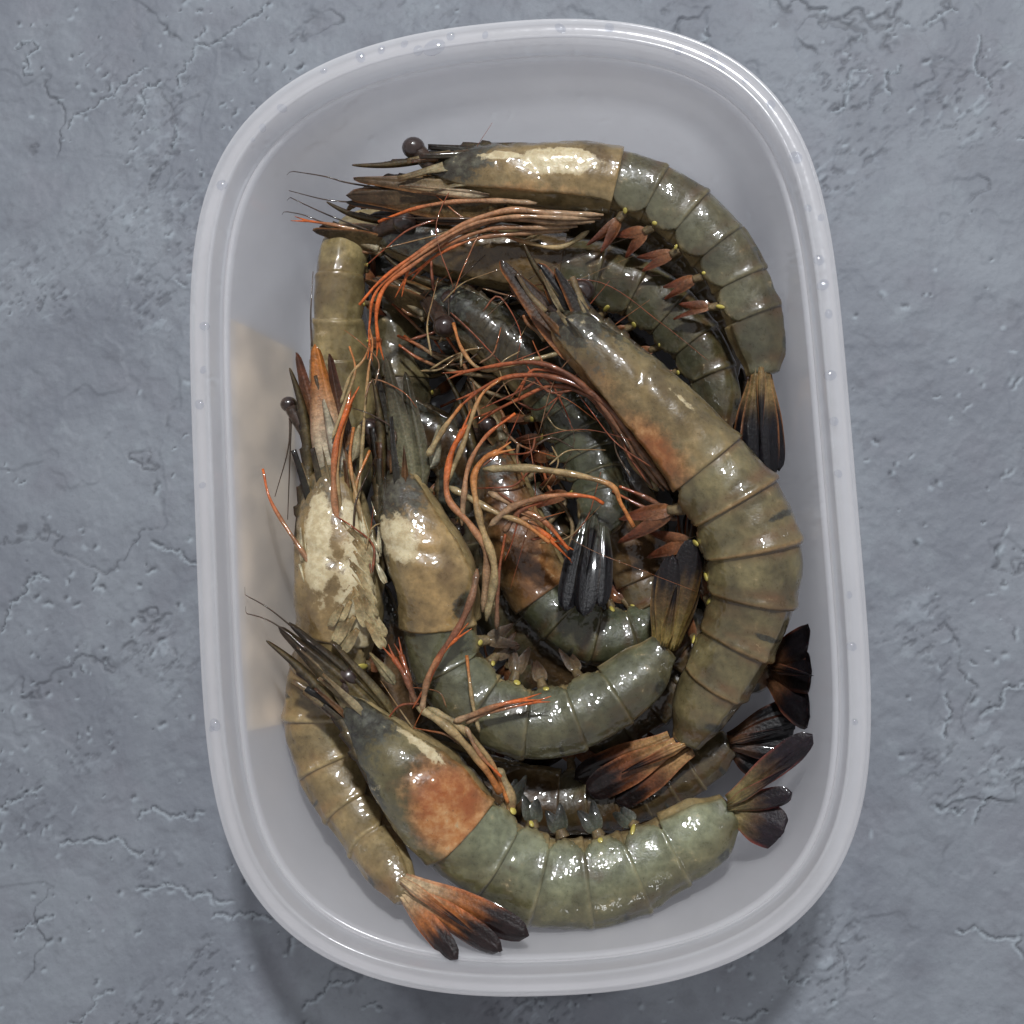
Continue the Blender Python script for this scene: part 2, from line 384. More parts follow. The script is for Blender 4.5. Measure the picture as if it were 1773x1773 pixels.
INNER = [(0.0190, 0.0022), (0.0162, 0.0027), (0.0142, 0.0045), (0.0129, 0.0075), (0.0122, 0.011), (0.0101, 0.024), (0.0081, 0.037), (0.0067, 0.0468),
         (0.0065, 0.0484), (0.0056, 0.0488), (0.0051, 0.0492), (0.0048, 0.0498), (0.0045, 0.0550), (0.0044, 0.0557), (0.0040, 0.0561),
         (0.0035, 0.0557), (0.0014, 0.0557), (0.0009, 0.0561), (0.0003, 0.0559), (0.0, 0.0552), (0.0, 0.0485), (0.0007, 0.0483),
         (0.0008, 0.0545), (0.0012, 0.0549), (0.0034, 0.0549), (0.0038, 0.0545), (0.0041, 0.0494), (0.0044, 0.0484), (0.0050, 0.0478),
         (0.0057, 0.0470), (0.0072, 0.037), (0.0092, 0.024), (0.0112, 0.010), (0.0121, 0.0055), (0.0137, 0.0022), (0.0160, 0.0006), (0.0190, 0.0002), (0.0210, 0.0002)]
def wall_offset(z): # inner wall inset at height z
    zz = np.array([p[1] for p in INNER[:9]]); oo = np.array([p[0] for p in INNER[:9]])
    return np.interp(z, zz, oo)
tub = bpy.data.objects.new("plastic_tub", None); COL.objects.link(tub); tub.location = (0, 0, 0)
tag(tub, "translucent frosted plastic food tub with rounded rim, full of raw prawns", "tub")
def build_tub():
    def solid(prof, name):
        V = np.vstack([tub_ring(o, z) for o, z in prof]); F = ring_faces(len(prof), NO)
        return V, F
    # base and wall, up to the ledge / rim ring split so that the rim is a part of its own
    prof = INNER[:10] + INNER[28:]
    V, F = solid(prof, "wall")
    k = len(prof)
    for first, z in ((True, 0.0022), (False, 0.0002)):       # floor, inside and underneath
        src = V[:NO] if first else V[(k - 1) * NO:k * NO]; prev = list(range(NO)) if first else list(range((k - 1) * NO, k * NO))
        for sc in (0.66, 0.33):
            o0 = len(V); V = np.vstack([V, src * np.array([sc, sc, 1])]); cur = list(range(o0, o0 + NO))
            for j in range(NO): F.append((prev[j], prev[(j + 1) % NO], cur[(j + 1) % NO], cur[j]))
            prev = cur
        V = np.vstack([V, [0, 0, z]]); c_ = len(V) - 1
        for j in range(NO): F.append((prev[j], prev[(j + 1) % NO], c_))
    fix_normals(mesh_obj("wall", V, F, MAT_PLASTIC, tub))
    prof = INNER[9:29]; prof = [(o, z + 0.00001) for o, z in prof]
    V, F = solid(prof, "rim"); k = len(prof)
    for j in range(NO): F.append(((k - 1) * NO + j, (k - 1) * NO + (j + 1) % NO, (j + 1) % NO, j))
    fix_normals(mesh_obj("rim", V, F, MAT_RIM, tub))
    # paper label glued on the outside of the long wall
    ang = OUT_P; js = [j for j in range(NO) if OUT_P[j, 0] < 0]
    y0, y1 = -0.049, 0.045
    js = [j for j in js if y0 - 0.001 < OUT_P[j, 1] < y1 + 0.001]; js.sort(key=lambda j: OUT_P[j, 1])
    zz = np.linspace(0.010, 0.0445, 8); oz = np.interp(zz, [0.010, 0.024, 0.037, 0.0455], [0.0112, 0.0092, 0.0072, 0.0059])
    V = []
    for dlt in (0.00025, 0.0005):
        for z, o in zip(zz, oz):
            r = tub_ring(o - dlt, z); V += [r[j] for j in js]
    c = len(js); k = len(zz); F = []
    for s_ in (0, 1):
        b = s_ * k * c
        for i in range(k - 1):
            for j in range(c - 1):
                q = (b + i * c + j, b + i * c + j + 1, b + (i + 1) * c + j + 1, b + (i + 1) * c + j); F.append(q if s_ else q[::-1])
    o = mesh_obj("paper_label", V, F, MAT_LABEL, tub); o["label"] = "pale beige paper label on the outside wall"
build_tub()

def push_inside(V, margin=0.0004):
    V = np.array(V, float)
    x = V[:, 0] * CR + V[:, 1] * SR; y = -V[:, 0] * SR + V[:, 1] * CR
    z = np.clip(V[:, 2], 0.0022, 0.0480); o = wall_offset(z) + margin
    a = TA - o; b = TB - o
    r = (np.abs(x / a) ** TN + np.abs(y / b) ** TM)
    # radial distance to the wall: solve scale k so that the point sits on the wall
    k = np.ones(len(V)); bad = r > 1
    if bad.any():
        lo = np.zeros(bad.sum()); hi = np.ones(bad.sum())
        for _ in range(30):
            mid = (lo + hi) / 2; v = np.abs(mid * x[bad] / a[bad]) ** TN + np.abs(mid * y[bad] / b[bad]) ** TM
            lo = np.where(v < 1, mid, lo); hi = np.where(v < 1, hi, mid)
        k[bad] = lo
    low = V[:, 2] < 0.046
    k = np.where(low, k, 1.0)
    x2, y2 = x * k, y * k
    V[:, 0] = x2 * CR - y2 * SR; V[:, 1] = x2 * SR + y2 * CR
    V[:, 2] = np.maximum(V[:, 2], 0.0026)
    return V

# ------------------------------------------------------------------ prawn pieces
UP = np.array([0, 0, 1.0])
def tube(pts, r0, r1, n=None, sides=8, rfun=None):
    """pts Nx3 -> tube verts/faces, with t per vertex"""
    P = np.asarray(pts, float); m = n or max(6, 5 * len(P))
    C, _ = spline(P, m); T = np.gradient(C, axis=0); T /= np.linalg.norm(T, axis=1)[:, None] + 1e-12
    a = unit(np.cross(T[0], UP if abs(T[0][2]) < .9 else [1, 0, 0])); V = []; tt = []
    th = np.linspace(0, 2 * np.pi, sides, endpoint=False)
    for i in range(m):
        a = unit(a - T[i] * np.dot(a, T[i])); b = np.cross(T[i], a); t = i / (m - 1)
        r = (r0 * (1 - t) + r1 * t) * (rfun(t) if rfun else 1)
        V.append(C[i] + r * (np.cos(th)[:, None] * a + np.sin(th)[:, None] * b)); tt += [t] * sides
    V = np.vstack(V); F = ring_faces(m, sides)
    F.append(tuple(reversed(range(sides)))); F.append(tuple(range((m - 1) * sides, m * sides)))
    return V, F, np.array(tt), C
def blade(B, D, Nrm, L, Wd, curl=0.0, thick=0.0004, prof='leaf', ribs=(0.0,), skew=0.0, nl=16, nw=9, twist=0.0):
    D = unit(D); Nrm = unit(np.asarray(Nrm) - D * np.dot(Nrm, D)); S = np.cross(D, Nrm)
    V = []; tt = []; vv = []
    ts = np.linspace(0, 1, nl) ** 0.9
    rows = []
    for t in ts:
        if prof == 'leaf': w = (0.46 + 0.54 * sm(0, 0.55, t)) * (1 - sm(0, 1, (t - 0.55) / 0.45) ** 2 * 0.0) * math.sqrt(max(0.0, 1 - max(0, (t - 0.62) / 0.38) ** 3.0))
        elif prof == 'scale': w = (0.92 + 0.08 * sm(0, 0.3, t)) * (1 - 0.72 * sm(0.30, 1.05, t)) * math.sqrt(max(0.0, 1 - max(0, (t - 0.9) / 0.1) ** 2.2)) * (0.45 + 0.55 * float(sm(0, 0.18, t)))
        elif prof == 'spear': w = (0.45 + 0.55 * sm(0, 0.25, t)) * (1 - t) ** 0.75
        else: w = 1 - t
        w = max(w, 0.03) * Wd
        cen = np.asarray(B) + D * (L * t * (1 - 0.12 * abs(curl) * t)) - Nrm * (curl * L * t * t * 0.5) + S * (skew * L * t * t)
        nn = unit(Nrm + D * curl * t); ss = S * math.cos(twist * t) + nn * math.sin(twist * t); nn = np.cross(ss, D); nn = unit(nn)
        rows.append((t, cen, ss, nn, w))
    for side in (1, -1):
        for t, cen, ss, nn, w in rows:
            for j in range(nw):
                v = -1 + 2 * j / (nw - 1)
                h = thick * (1 - v * v) ** 0.5 if abs(v) < 1 else 0
                rib = sum(math.exp(-((v - q) / 0.16) ** 2) for q in ribs) * thick * 1.6 * (1 - t * 0.5)
                V.append(cen + ss * (w * v) + nn * (side * (h + (rib if side > 0 else 0)) - 0.10 * w * v * v)); tt.append(t); vv.append(v)
    F = []
    off = nl * nw
    for i in range(nl - 1):
        for j in range(nw - 1):
            a = i * nw + j; F.append((a, a + 1, a + nw + 1, a + nw)); a += off; F.append((a, a + nw, a + nw + 1, a + 1))
        for j in (0, nw - 1):
            a = i * nw + j; q = (a, a + nw, a + nw + off, a + off); F.append(q if j == 0 else q[::-1])
    for j in range(nw - 1):
        F.append((j, j + off, j + 1 + off, j + 1)); a = (nl - 1) * nw + j; F.append((a, a + 1, a + 1 + off, a + off))
    return np.array(V), F, np.array(tt), np.array(vv)
def ellipsoid(c, a, b, cc, ax, n=12, m=8):
    """ax: 3 axes rows"""
    V = []; 
    for i in range(m + 1):
        ph = math.pi * i / m
        for j in range(n):
            th = 2 * math.pi * j / n
            V.append(c + ax[0] * a * math.sin(ph) * math.cos(th) + ax[1] * b * math.sin(ph) * math.sin(th) + ax[2] * cc * math.cos(ph))
    return np.array(V), ring_faces(m + 1, n, flip=True)
def lerp3(a, b, t): t = np.asarray(t)[:, None]; return a * (1 - t) + b * t

LEG_BASE = srgb(138, 118, 88); LEG_MID = srgb(140, 100, 68); LEG_TIP = srgb(186, 96, 48)

class Prawn:
    pass

def build_prawn(spec):
    """A whole prawn laid along its traced middle line. spec['body']: (px, py, mm above table, half depth px) from the brow to the tail root."""
    body = np.array([[*W(a, b, z), h * pxm(z)] for a, b, z, h in spec['body']])
    ci = spec.get('ci', 4); side = spec['side']; roll = math.radians(spec.get('roll', 12)); wr = spec.get('wr', 0.74)
    NC, NS = 84, 25; 
    C, kn = spline(body, 400); ku = kn[ci]
    seg = np.array([0.0, .155, .315, .475, .63, .775, 1.0])      # abdomen rings, as shares of its length
    us, kind, q, segi = [], [], [], []
    for i in range(NC): us.append(ku * (i / (NC - 1))); kind.append(0); q.append(i / (NC - 1)); segi.append(-1)
    for s in range(6):
        for i in range(NS):
            f = i / (NS - 1); us.append(ku + (1 - ku) * (seg[s] + (seg[s + 1] - seg[s]) * f)); kind.append(1); q.append(f); segi.append(s)
    us = np.array(us); q = np.array(q); segi = np.array(segi); n = len(us)
    gx = np.linspace(0, 1, 400); S = np.stack([np.interp(us, gx, C[:, k]) for k in range(4)], 1)
    Tg = np.gradient(C[:, :3], axis=0); Tg /= np.linalg.norm(Tg, axis=1)[:, None]
    for _ in range(6): Tg[1:-1] = (Tg[:-2] + 2 * Tg[1:-1] + Tg[2:]) / 4
    T = np.stack([np.interp(us, gx, Tg[:, k]) for k in range(3)], 1); T /= np.linalg.norm(T, axis=1)[:, None]
    rollv = np.interp(us, spec['rollk'][0], np.radians(spec['rollk'][1])) if 'rollk' in spec else np.full(n, roll)
    def frame(t, r):
        nrm = unit(np.cross(UP, t)) * side; d = unit(nrm * math.cos(r) + UP * math.sin(r)); d = unit(d - t * np.dot(d, t)); return d, np.cross(t, d)
    NA = 64; th = np.linspace(-np.pi, np.pi, NA, endpoint=False); ath = np.abs(th)
    V = np.zeros((n, NA, 3)); A = {k: np.zeros((n, NA)) for k in ('cream', 'orange', 'dark', 'band')}; BC = np.zeros((n, NA, 3))
    pal = spec.get('pal', {})
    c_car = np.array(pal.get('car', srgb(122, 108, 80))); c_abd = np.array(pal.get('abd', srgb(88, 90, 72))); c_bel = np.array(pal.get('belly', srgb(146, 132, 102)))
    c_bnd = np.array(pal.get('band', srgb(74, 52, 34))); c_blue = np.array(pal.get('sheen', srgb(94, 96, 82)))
    seed = spec['seed']; jit = np.random.default_rng(seed)
    dl = []
    for i in range(n):
        t = T[i]; d, l = frame(t, rollv[i]); dl.append((d, l)); h = S[i, 3]; qq = q[i]
        if segi[i] < 0:
            w = h * (wr + 0.06 * math.sin(math.pi * qq)); edge = 2.05 - 0.25 * (1 - qq)
            f = np.where(ath > edge, 1 - 0.24 * sm(edge, edge + 0.10, ath), 1.0)
            f = f * (1 + 0.055 * np.exp(-(ath / 0.16) ** 2) * (1 - 0.6 * qq))           # mid ridge
            f = f * (1 - 0.05 * np.exp(-((qq - 0.40 - 0.13 * ath) / 0.035) ** 2))        # cervical groove
            f = f * (1 - 0.03 * np.exp(-((ath - 1.25) / 0.10) ** 2) * sm(.35, .6, qq))
            if qq > 0.95: f = f * (1 + 0.02 * sm(0.95, 0.985, qq))
            e = 0.92
            cd = np.sign(np.cos(th)) * np.abs(np.cos(th)) ** e; cl = np.sign(np.sin(th)) * np.abs(np.sin(th)) ** e
            front = 0.55 + 0.45 * sm(0, 0.10, qq) if qq < 0.10 else 1
            V[i] = S[i, :3] + (cd * h * f * front)[:, None] * d + (cl * w * f * front)[:, None] * l
            BC[i] = lerp3(c_car, c_bel, sm(1.5, 2.3, ath)); BC[i] = lerp3(BC[i], np.tile(c_abd, (NA, 1)), 0.5 * sm(1.0, 0.2, ath))
            A['dark'][i] = np.maximum(0.85 * sm(0.58, 0.12, qq) * sm(2.4, 1.5, ath), 0.50 * sm(0.5, 0.05, ath) * sm(0.8, 0.5, qq)) * spec.get('dark', 1.0)
            for (pq, pa, rq, ra, amp) in spec.get('cream', []):
                A['cream'][i] = np.maximum(A['cream'][i], amp * (1 - np.sqrt(((qq - pq) / rq) ** 2 + ((ath - pa) / ra) ** 2)) * 0.9 + 0.0)
            for (pq, pa, rq, ra, amp) in spec.get('orange', []):
                A['orange'][i] = np.maximum(A['orange'][i], amp * np.clip(1.25 - np.sqrt(((qq - pq) / rq) ** 2 + ((ath - pa) / ra) ** 2), 0, 1))
            for (pq, pa, rq, ra, amp) in spec.get('blot', []):
                A['dark'][i] = np.maximum(A['dark'][i], amp * np.clip(1.2 - np.sqrt(((qq - pq) / rq) ** 2 + ((ath - pa) / ra) ** 2), 0, 1))
        else:
            s = segi[i]; w = h * (wr + 0.02)
            up_ = 0.955 + 0.025 * qq + (0.012 + 0.07 * spec.get('lip', 0.16)) * sm(0.70, 0.96, qq) - 0.012 * sm(0.96, 1.0, qq) + 0.03 * (vnoise(s * 1.7 + seed, 0.5, 4) - 0.5)                                        # each ring flares back over the next
            if s == 5: up_ = (0.955 + 0.03 * math.sin(math.pi * qq)) * (1 - 0.22 * float(sm(0.55, 1.0, qq)))
            edge = (1.88 + 0.36 * math.sin(math.pi * min(1, qq * 1.06)) ** 0.7) if s < 5 else 2.15
            drop = 0.30 if s < 5 else 0.16
            f = up_ * np.where(ath > edge, 1 - drop * sm(edge, edge + 0.12, ath), 1.0)
            f = f * (1 + 0.02 * np.exp(-((qq - 0.93) / 0.05) ** 2))
            if s >= 3: f = f * (1 + 0.07 * np.exp(-(ath / 0.14) ** 2))
            f = f * (1 + 0.022 * (fbm(th * 1.3 + s * 7, np.full(NA, qq * 3 + seed), 2, 3) - 0.5))
            e = 0.95
            cd = np.sign(np.cos(th)) * np.abs(np.cos(th)) ** e; cl = np.sign(np.sin(th)) * np.abs(np.sin(th)) ** e
            V[i] = S[i, :3] + (cd * h * f)[:, None] * d + (cl * w * f)[:, None] * l
            bc = lerp3(c_abd, c_blue, 0.75 * sm(0.7, 1.6, ath) * sm(2.4, 1.9, ath)); bc = lerp3(bc, np.tile(c_bel, (NA, 1)), sm(1.9, 2.5, ath))  # flank sheen is painted into the base colour
            bnd = math.exp(-((qq - 0.78) / 0.12) ** 2) * 0.75 + math.exp(-((qq - 0.04) / 0.09) ** 2) * 0.7 + 0.40 * math.exp(-((qq - 0.45) / 0.12) ** 2) * (s % 2)
            A['band'][i] = np.clip(bnd * (0.35 + 0.65 * sm(1.7, 0.3, ath)) * spec.get('bandamt', 1.0), 0, 1)
            BC[i] = lerp3(bc, np.tile(c_bel * 1.05, (NA, 1)), np.full(NA, spec.get('lip', 0.16) * float(sm(0.90, 0.955, qq)) * (s < 5)))
            A['dark'][i] = spec.get('stripe', 0.8) * math.exp(-((qq - 0.55) / (0.10 if s > 3 else 0.06)) ** 2) * sm(0.75, 0.25, ath) * (1 if s in (1, 3, 5) else 0.0)
    ctr = S[:, None, :3]; rad = V - ctr
    aa = np.broadcast_to(th[None, :], (n, NA)); uu = np.broadcast_to((us * 26)[:, None], (n, NA))
    wob = (fbm(np.cos(aa) * 1.6 + uu * 0.55 + seed * 3.3, np.sin(aa) * 1.6 + uu * 0.35, 3, seed) - 0.5) * 0.11 + (fbm(np.cos(aa) * 5 + uu * 1.3, np.sin(aa) * 5 + seed, 2, seed + 5) - 0.5) * 0.025
    V = ctr + rad * (1 + wob[..., None])
    V = V.reshape(-1, 3)
    tailT = T[-1]
    # close both ends
    c0 = S[0, :3] - T[0] * S[0, 3] * 0.35; c1 = S[-1, :3] + T[-1] * S[-1, 3] * 0.15
    V = np.vstack([V, c0, c1]); F = ring_faces(n, NA)
    i0 = n * NA
    for j in range(NA): F.append((i0, (j + 1) % NA, j)); F.append((i0 + 1, (n - 1) * NA + j, (n - 1) * NA + (j + 1) % NA))
    att = {k: np.concatenate([a.ravel(), [a[0].mean(), a[-1].mean()]]) for k, a in A.items()}
    att['bandcol'] = np.tile(c_bnd, (n * NA + 2, 1))
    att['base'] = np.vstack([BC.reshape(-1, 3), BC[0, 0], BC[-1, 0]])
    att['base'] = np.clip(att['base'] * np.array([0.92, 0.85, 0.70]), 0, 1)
    V = push_inside(V)
    org = np.array([V[:, 0].mean(), V[:, 1].mean(), V[:, 2].min()])
    root = bpy.data.objects.new("tiger_prawn", None); COL.objects.link(root); root.location = org
    tag(root, spec['label'], "prawn", "raw tiger prawns in the tub")
    mk = lambda name, V_, F_, mat, parent=root, at=None, smooth=True: mesh_obj(name, push_inside(V_), F_, mat, parent, org, at, smooth)
    fix_normals(mk("body", V, F, MAT_SHELL, at=att))

    d0, l0 = dl[0]; t0 = T[0]; h0 = S[0, 3]; hmax = S[:NC, 3].max(); Lc = 0.0
    fwd = -t0
    if 'aim' in spec:      # where the tip of the head blades points in the photo
        ap = W(*spec['aim']); hl = np.linalg.norm(ap - S[0, :3]); fwd = unit(ap - S[0, :3])
    else: hl = hmax * 2.2
    dd = unit(d0 - fwd * np.dot(d0, fwd)); ll = np.cross(fwd, dd)
    # rostrum: thin toothed blade in the mid plane
    k0 = int(NC * 0.46); top = [S[i, :3] + dl[i][0] * S[i, 3] * 0.96 for i in range(k0, -1, -6)]
    rl = hl * spec.get('ros', 0.92); a0 = top[-1]
    top += [a0 + fwd * rl * f - dd * h0 * (0.18 * math.sin(f * math.pi) - 0.16 * f * f) for f in (0.12, 0.25, 0.4, 0.55, 0.7, 0.85, 1.0)]
    R, _ = spline(np.array(top), 90); RT = np.gradient(R, axis=0); RT /= np.linalg.norm(RT, axis=1)[:, None]
    Vr = []; cr = []
    for i in range(90):
        t = i / 89; dn = unit(dd - RT[i] * np.dot(dd, RT[i])); ln = np.cross(RT[i], dn)
        hh = hmax * 0.24 * (0.55 + 0.6 * sm(0, 0.35, t)) * (1 - t) ** 0.55 + 0.0002
        tooth = ((t * 9.0) % 1.0) if 0.15 < t < 0.80 else 0
        hup = hh * (0.5 + 0.0) + hmax * 0.10 * tooth * (1 - 0.5 * t) * (1 if tooth < 0.86 else 0.2)
        Vr += [R[i] + dn * hup, R[i] + ln * (hh * 0.34), R[i] - dn * hh * 0.7, R[i] - ln * (hh * 0.34)]
        cr += [srgb(46, 38, 28)] + [srgb(92, 78, 50) * (1 - 0.45 * t)] * 3
    Fr = ring_faces(90, 4); Fr += [(3, 2, 1, 0), (356, 357, 358, 359)]
    mk("rostrum", np.array(Vr), Fr, MAT_APP, at={'base': np.array(cr)})
    # eyes on stalks
    for sg in (1, -1):
        if 'eyes' in spec and spec['eyes'].get(sg):
            ep = W(*spec['eyes'][sg]); er = hmax * spec.get('eye_r', 0.31)
        else:
            ep = S[0, :3] + fwd * h0 * 0.55 + dd * h0 * 0.25 + ll * (sg * h0 * 0.95); er = hmax * 0.24
        sp = S[0, :3] + d0 * h0 * 0.15 + l0 * (sg * h0 * 0.2)
        Vt, Ft, tt, _ = tube([sp, (sp + ep) / 2 + dd * er * 0.2, ep], er * 0.62, er * 0.80, 8)
        st = mk("eyestalk", Vt, Ft, MAT_APP, at={'base': np.tile(srgb(58, 44, 36), (len(Vt), 1))})
        Ve, Fe = ellipsoid(ep, er, er * 0.92, er, np.eye(3), 18, 12); mk("eye", Ve, Fe, MAT_EYE, st)
    # antennal scales: two long flat blades flanking the rostrum
    sc_col = spec.get('scale_col', (srgb(98, 82, 56), srgb(58, 44, 30)))
    for (bx, by, bz, tx, ty, tz, wpx, c0_, c1_) in spec.get('blades', []):
        B = W(bx, by, bz); Tp = W(tx, ty, tz); B = B + (B - Tp) * 0.10 - UP * 0.0035; D = Tp - B; tl_ = jit.uniform(-.5, .5)
        Vb, Fb, tt, vv = blade(B, D, UP + np.cross(unit(D), UP) * tl_, np.linalg.norm(D), wpx * pxm(bz), jit.uniform(-.05, .12), 0.0006, 'scale', (jit.uniform(.2, .5),), nl=22, nw=11)
        c = lerp3(c0_, c1_, sm(0.15, 0.85, tt)); c = lerp3(c, np.tile(spec.get('scale_edge', srgb(132, 84, 40)), (len(tt), 1)), 0.8 * sm(0.70, 0.98, np.abs(vv)))
        mk("antennal_scale", Vb, Fb, MAT_APP, at={'base': c})
    for sg in (1, -1):
        # mouthparts folded under the brow
        for k_ in range(2):
            p0 = S[4, :3] - d0 * h0 * (0.55 + 0.25 * k_) + l0 * sg * h0 * 0.35; p1 = p0 + fwd * hl * (0.18 + 0.12 * k_) - dd * h0 * 0.25 + ll * sg * h0 * 0.25
            Vt, Ft, tt, _ = tube([p0, (p0 + p1) / 2 + ll * sg * h0 * .2, p1, p1 + fwd * hl * 0.12 + dd * h0 * 0.1], h0 * 0.18, h0 * 0.07, 14)
            mk("mouthpart", Vt, Ft, MAT_APP, at={'base': lerp3(srgb(112, 96, 70), srgb(128, 82, 50), tt)})
        if 'blades' in spec: continue
        B = S[0, :3] + l0 * (sg * h0 * 0.42) - d0 * h0 * 0.20 - fwd * h0 * 0.9
        L = hl * spec.get('scl', 1.0) * (1.0 if sg > 0 else 0.94); Dr = unit(fwd * 1.0 - dd * 0.04 + ll * (sg * 0.05))
        Vb, Fb, tt, vv = blade(B, Dr, unit(ll * sg + dd * 0.5), L + h0 * 0.9, hmax * 1.25 * spec.get('scw', 0.36), 0.06 * sg, 0.0004, 'scale', (0.55,), nl=20)
        c = lerp3(sc_col[0], sc_col[1], sm(0.25, 0.95, tt)); c = lerp3(c, np.tile(spec.get('scale_edge', srgb(132, 84, 40)), (len(tt), 1)), 0.7 * sm(0.72, 0.98, np.abs(vv)))
        mk("antennal_scale", Vb, Fb, MAT_APP, at={'base': c})
    for sg in (1, -1):
        # antenna root segments and the antennule between the scales
        p0 = S[0, :3] + l0 * (sg * h0 * 0.30) - d0 * h0 * 0.5; p1 = p0 + fwd * hl * 0.30 + ll * sg * h0 * 0.22
        Vt, Ft, tt, _ = tube([p0 - fwd * h0 * .3, (p0 + p1) / 2, p1], h0 * 0.26, h0 * 0.16, 10)
        mk("antenna_base", Vt, Ft, MAT_APP, at={'base': lerp3(srgb(146, 136, 112), srgb(120, 98, 66), tt)})
        p2 = S[0, :3] + fwd * hl * 0.1 + ll * (sg * h0 * 0.2) + dd * h0 * 0.02; p3 = p2 + fwd * hl * 0.62 + dd * h0 * 0.1
        Vt, Ft, tt, _ = tube([p2, (p2 + p3) / 2 - dd * h0 * .1, p3], h0 * 0.15, h0 * 0.09, 12)
        mk("antennule", Vt, Ft, MAT_APP, at={'base': lerp3(srgb(130, 112, 82), srgb(70, 54, 38), tt)})
    for k in range(spec.get('spines', 0)):
        i = int(jit.uniform(0, NC * 0.22)); d_, l_ = dl[i]; av = jit.uniform(-1.9, 1.9); h_ = S[i, 3]
        B = S[i, :3] + d_ * math.cos(av) * h_ * 0.85 + l_ * math.sin(av) * h_ * wr * 0.85 - fwd * h0 * 0.3
        D = fwd + (d_ * math.cos(av) + l_ * math.sin(av)) * jit.uniform(.02, .22) + 0.06 * jit.normal(size=3); Ls = hl * jit.uniform(0.22, 0.62)
        Vb, Fb, tt, vv = blade(B, D, d_ * math.cos(av) + l_ * math.sin(av) + 0.4 * jit.normal(size=3), Ls, hmax * jit.uniform(.05, .13), jit.uniform(-.1, .2), 0.0005, 'spear', (0.0,), nl=10, nw=5)
        pc = [(srgb(74, 66, 48), srgb(40, 34, 28)), (srgb(48, 44, 36), srgb(26, 24, 22)), (srgb(132, 120, 92), srgb(96, 78, 52)), (srgb(100, 70, 42), srgb(62, 42, 28))][jit.integers(4)]
        mk("head_spine", Vb, Fb, MAT_APP, at={'base': lerp3(pc[0], pc[1], tt)})
    for wk in spec.get('whisk', []):
        Vt, Ft, tt, _ = tube([W(*p) for p in wk], 0.00026, 0.00009, sides=6)
        mk("antenna", Vt, Ft, MAT_APP, at={'base': np.tile(srgb(64, 52, 42), (len(Vt), 1))})
    # walking legs
    for lg in spec.get('legs', []):
        pts = [W(*p) for p in lg['p']]; r = lg.get('r', 5.0) * 0.000125
        kn_ = max(1, len(pts) - 1)
        Vt, Ft, tt, Cc = tube(pts, r, r * lg.get('e', 0.55), n=max(16, 7 * len(pts)), sides=8, rfun=lambda t: (1 + 0.16 * math.cos(t * kn_ * 2 * math.pi)) * (0.25 + 0.75 * float(sm(0, 0.07, t))))
        b_, m_, e_ = lg.get('c', (LEG_BASE, LEG_MID, LEG_TIP))
        c = np.where((tt < 0.55)[:, None], lerp3(b_, m_, sm(0, 0.55, tt)), lerp3(m_, e_, sm(0.55, 0.9, tt)))
        lo = mk("walking_leg", Vt, Ft, MAT_APP, at={'base': c})
        if lg.get('claw', False):
            dr = unit(Cc[-1] - Cc[-4]); sd = unit(np.cross(dr, UP)); L = r * lg.get('cl', 7.5) * 0.85
            for sg in (1, -1):
                e0 = Cc[-1] - dr * r
                Vt, Ft, tt, _ = tube([e0, e0 + dr * L * .45 + sd * sg * r * 0.45, e0 + dr * L * jit.uniform(.8, 1.1) + sd * sg * r * 0.95], r * 0.50, r * 0.12, 9, 7)
                mk("claw_finger", Vt, Ft, MAT_APP, lo, at={'base': np.tile(e_, (len(Vt), 1))})
    if spec.get('autolegs', 0):
        for k in range(spec['autolegs']):
            i = int(NC * (0.30 + 0.6 * k / max(1, spec['autolegs'] - 1))); d, l = dl[i]; h = S[i, 3]; sg = 1 if k % 2 else -1
            p0 = S[i, :3] - d * h * 0.75 + l * sg * h * 0.2; a = jit.uniform(0.6, 1.5)
            p1 = p0 - d * h * 0.6 - T[i] * h * a * 0.7 + l * sg * h * 0.15; p2 = p1 - T[i] * h * 1.0 - d * h * jit.uniform(-.3, .5); p3 = p2 - T[i] * h * 0.7 + d * h * jit.uniform(-.2, .2)
            Vt, Ft, tt, _ = tube([p0, p1, p2, p3], 0.00062, 0.00034, 22, 7)
            mk("walking_leg", Vt, Ft, MAT_APP, at={'base': lerp3(LEG_BASE * 0.8, LEG_TIP * 0.7, sm(.4, 1, tt))})
    # loose thin legs and feelers that stick wetly across the neighbours
    for (x0, y0, x1, y1, zlo, zhi, cnt, am, asd, ln0, ln1) in spec.get('strands', []):
        for k in range(int(cnt * 0.62)):
            bx, by, z = jit.uniform(x0, x1), jit.uniform(y0, y1), jit.uniform(zlo, zhi); a = jit.normal(am, asd); ln = jit.uniform(ln0, ln1); bend = jit.normal(0, 0.26)
            pts = [W(bx, by, z)]
            for f in (0.38, 0.72, 1.0):
                a += bend * (0.6 if f != 0.72 else 1.6); pts.append(W(bx + math.cos(a) * ln * f, by - math.sin(a) * ln * f, z + jit.uniform(-1.5, 1.5)))
            r = jit.uniform(0.00018, 0.00046) if ln1 < 220 else jit.uniform(0.00010, 0.00017)
            Vt, Ft, tt, _ = tube(pts, r, r * 0.22, 20, 6, rfun=lambda t: 0.3 + 0.7 * float(sm(0, .08, t)))
            pc = [(srgb(146, 124, 88), srgb(128, 96, 62)), (srgb(112, 84, 60), srgb(150, 84, 46)), (srgb(74, 58, 44), srgb(52, 38, 30)), (srgb(120, 70, 48), srgb(140, 66, 38))][jit.integers(4)]
            mk("feeler", Vt, Ft, MAT_APP, at={'base': lerp3(pc[0], pc[1], sm(.2, .9, tt))})
    # swimmerets under the first five rings
    swc = spec.get('swim_col', (srgb(118, 78, 50), srgb(88, 46, 30)))
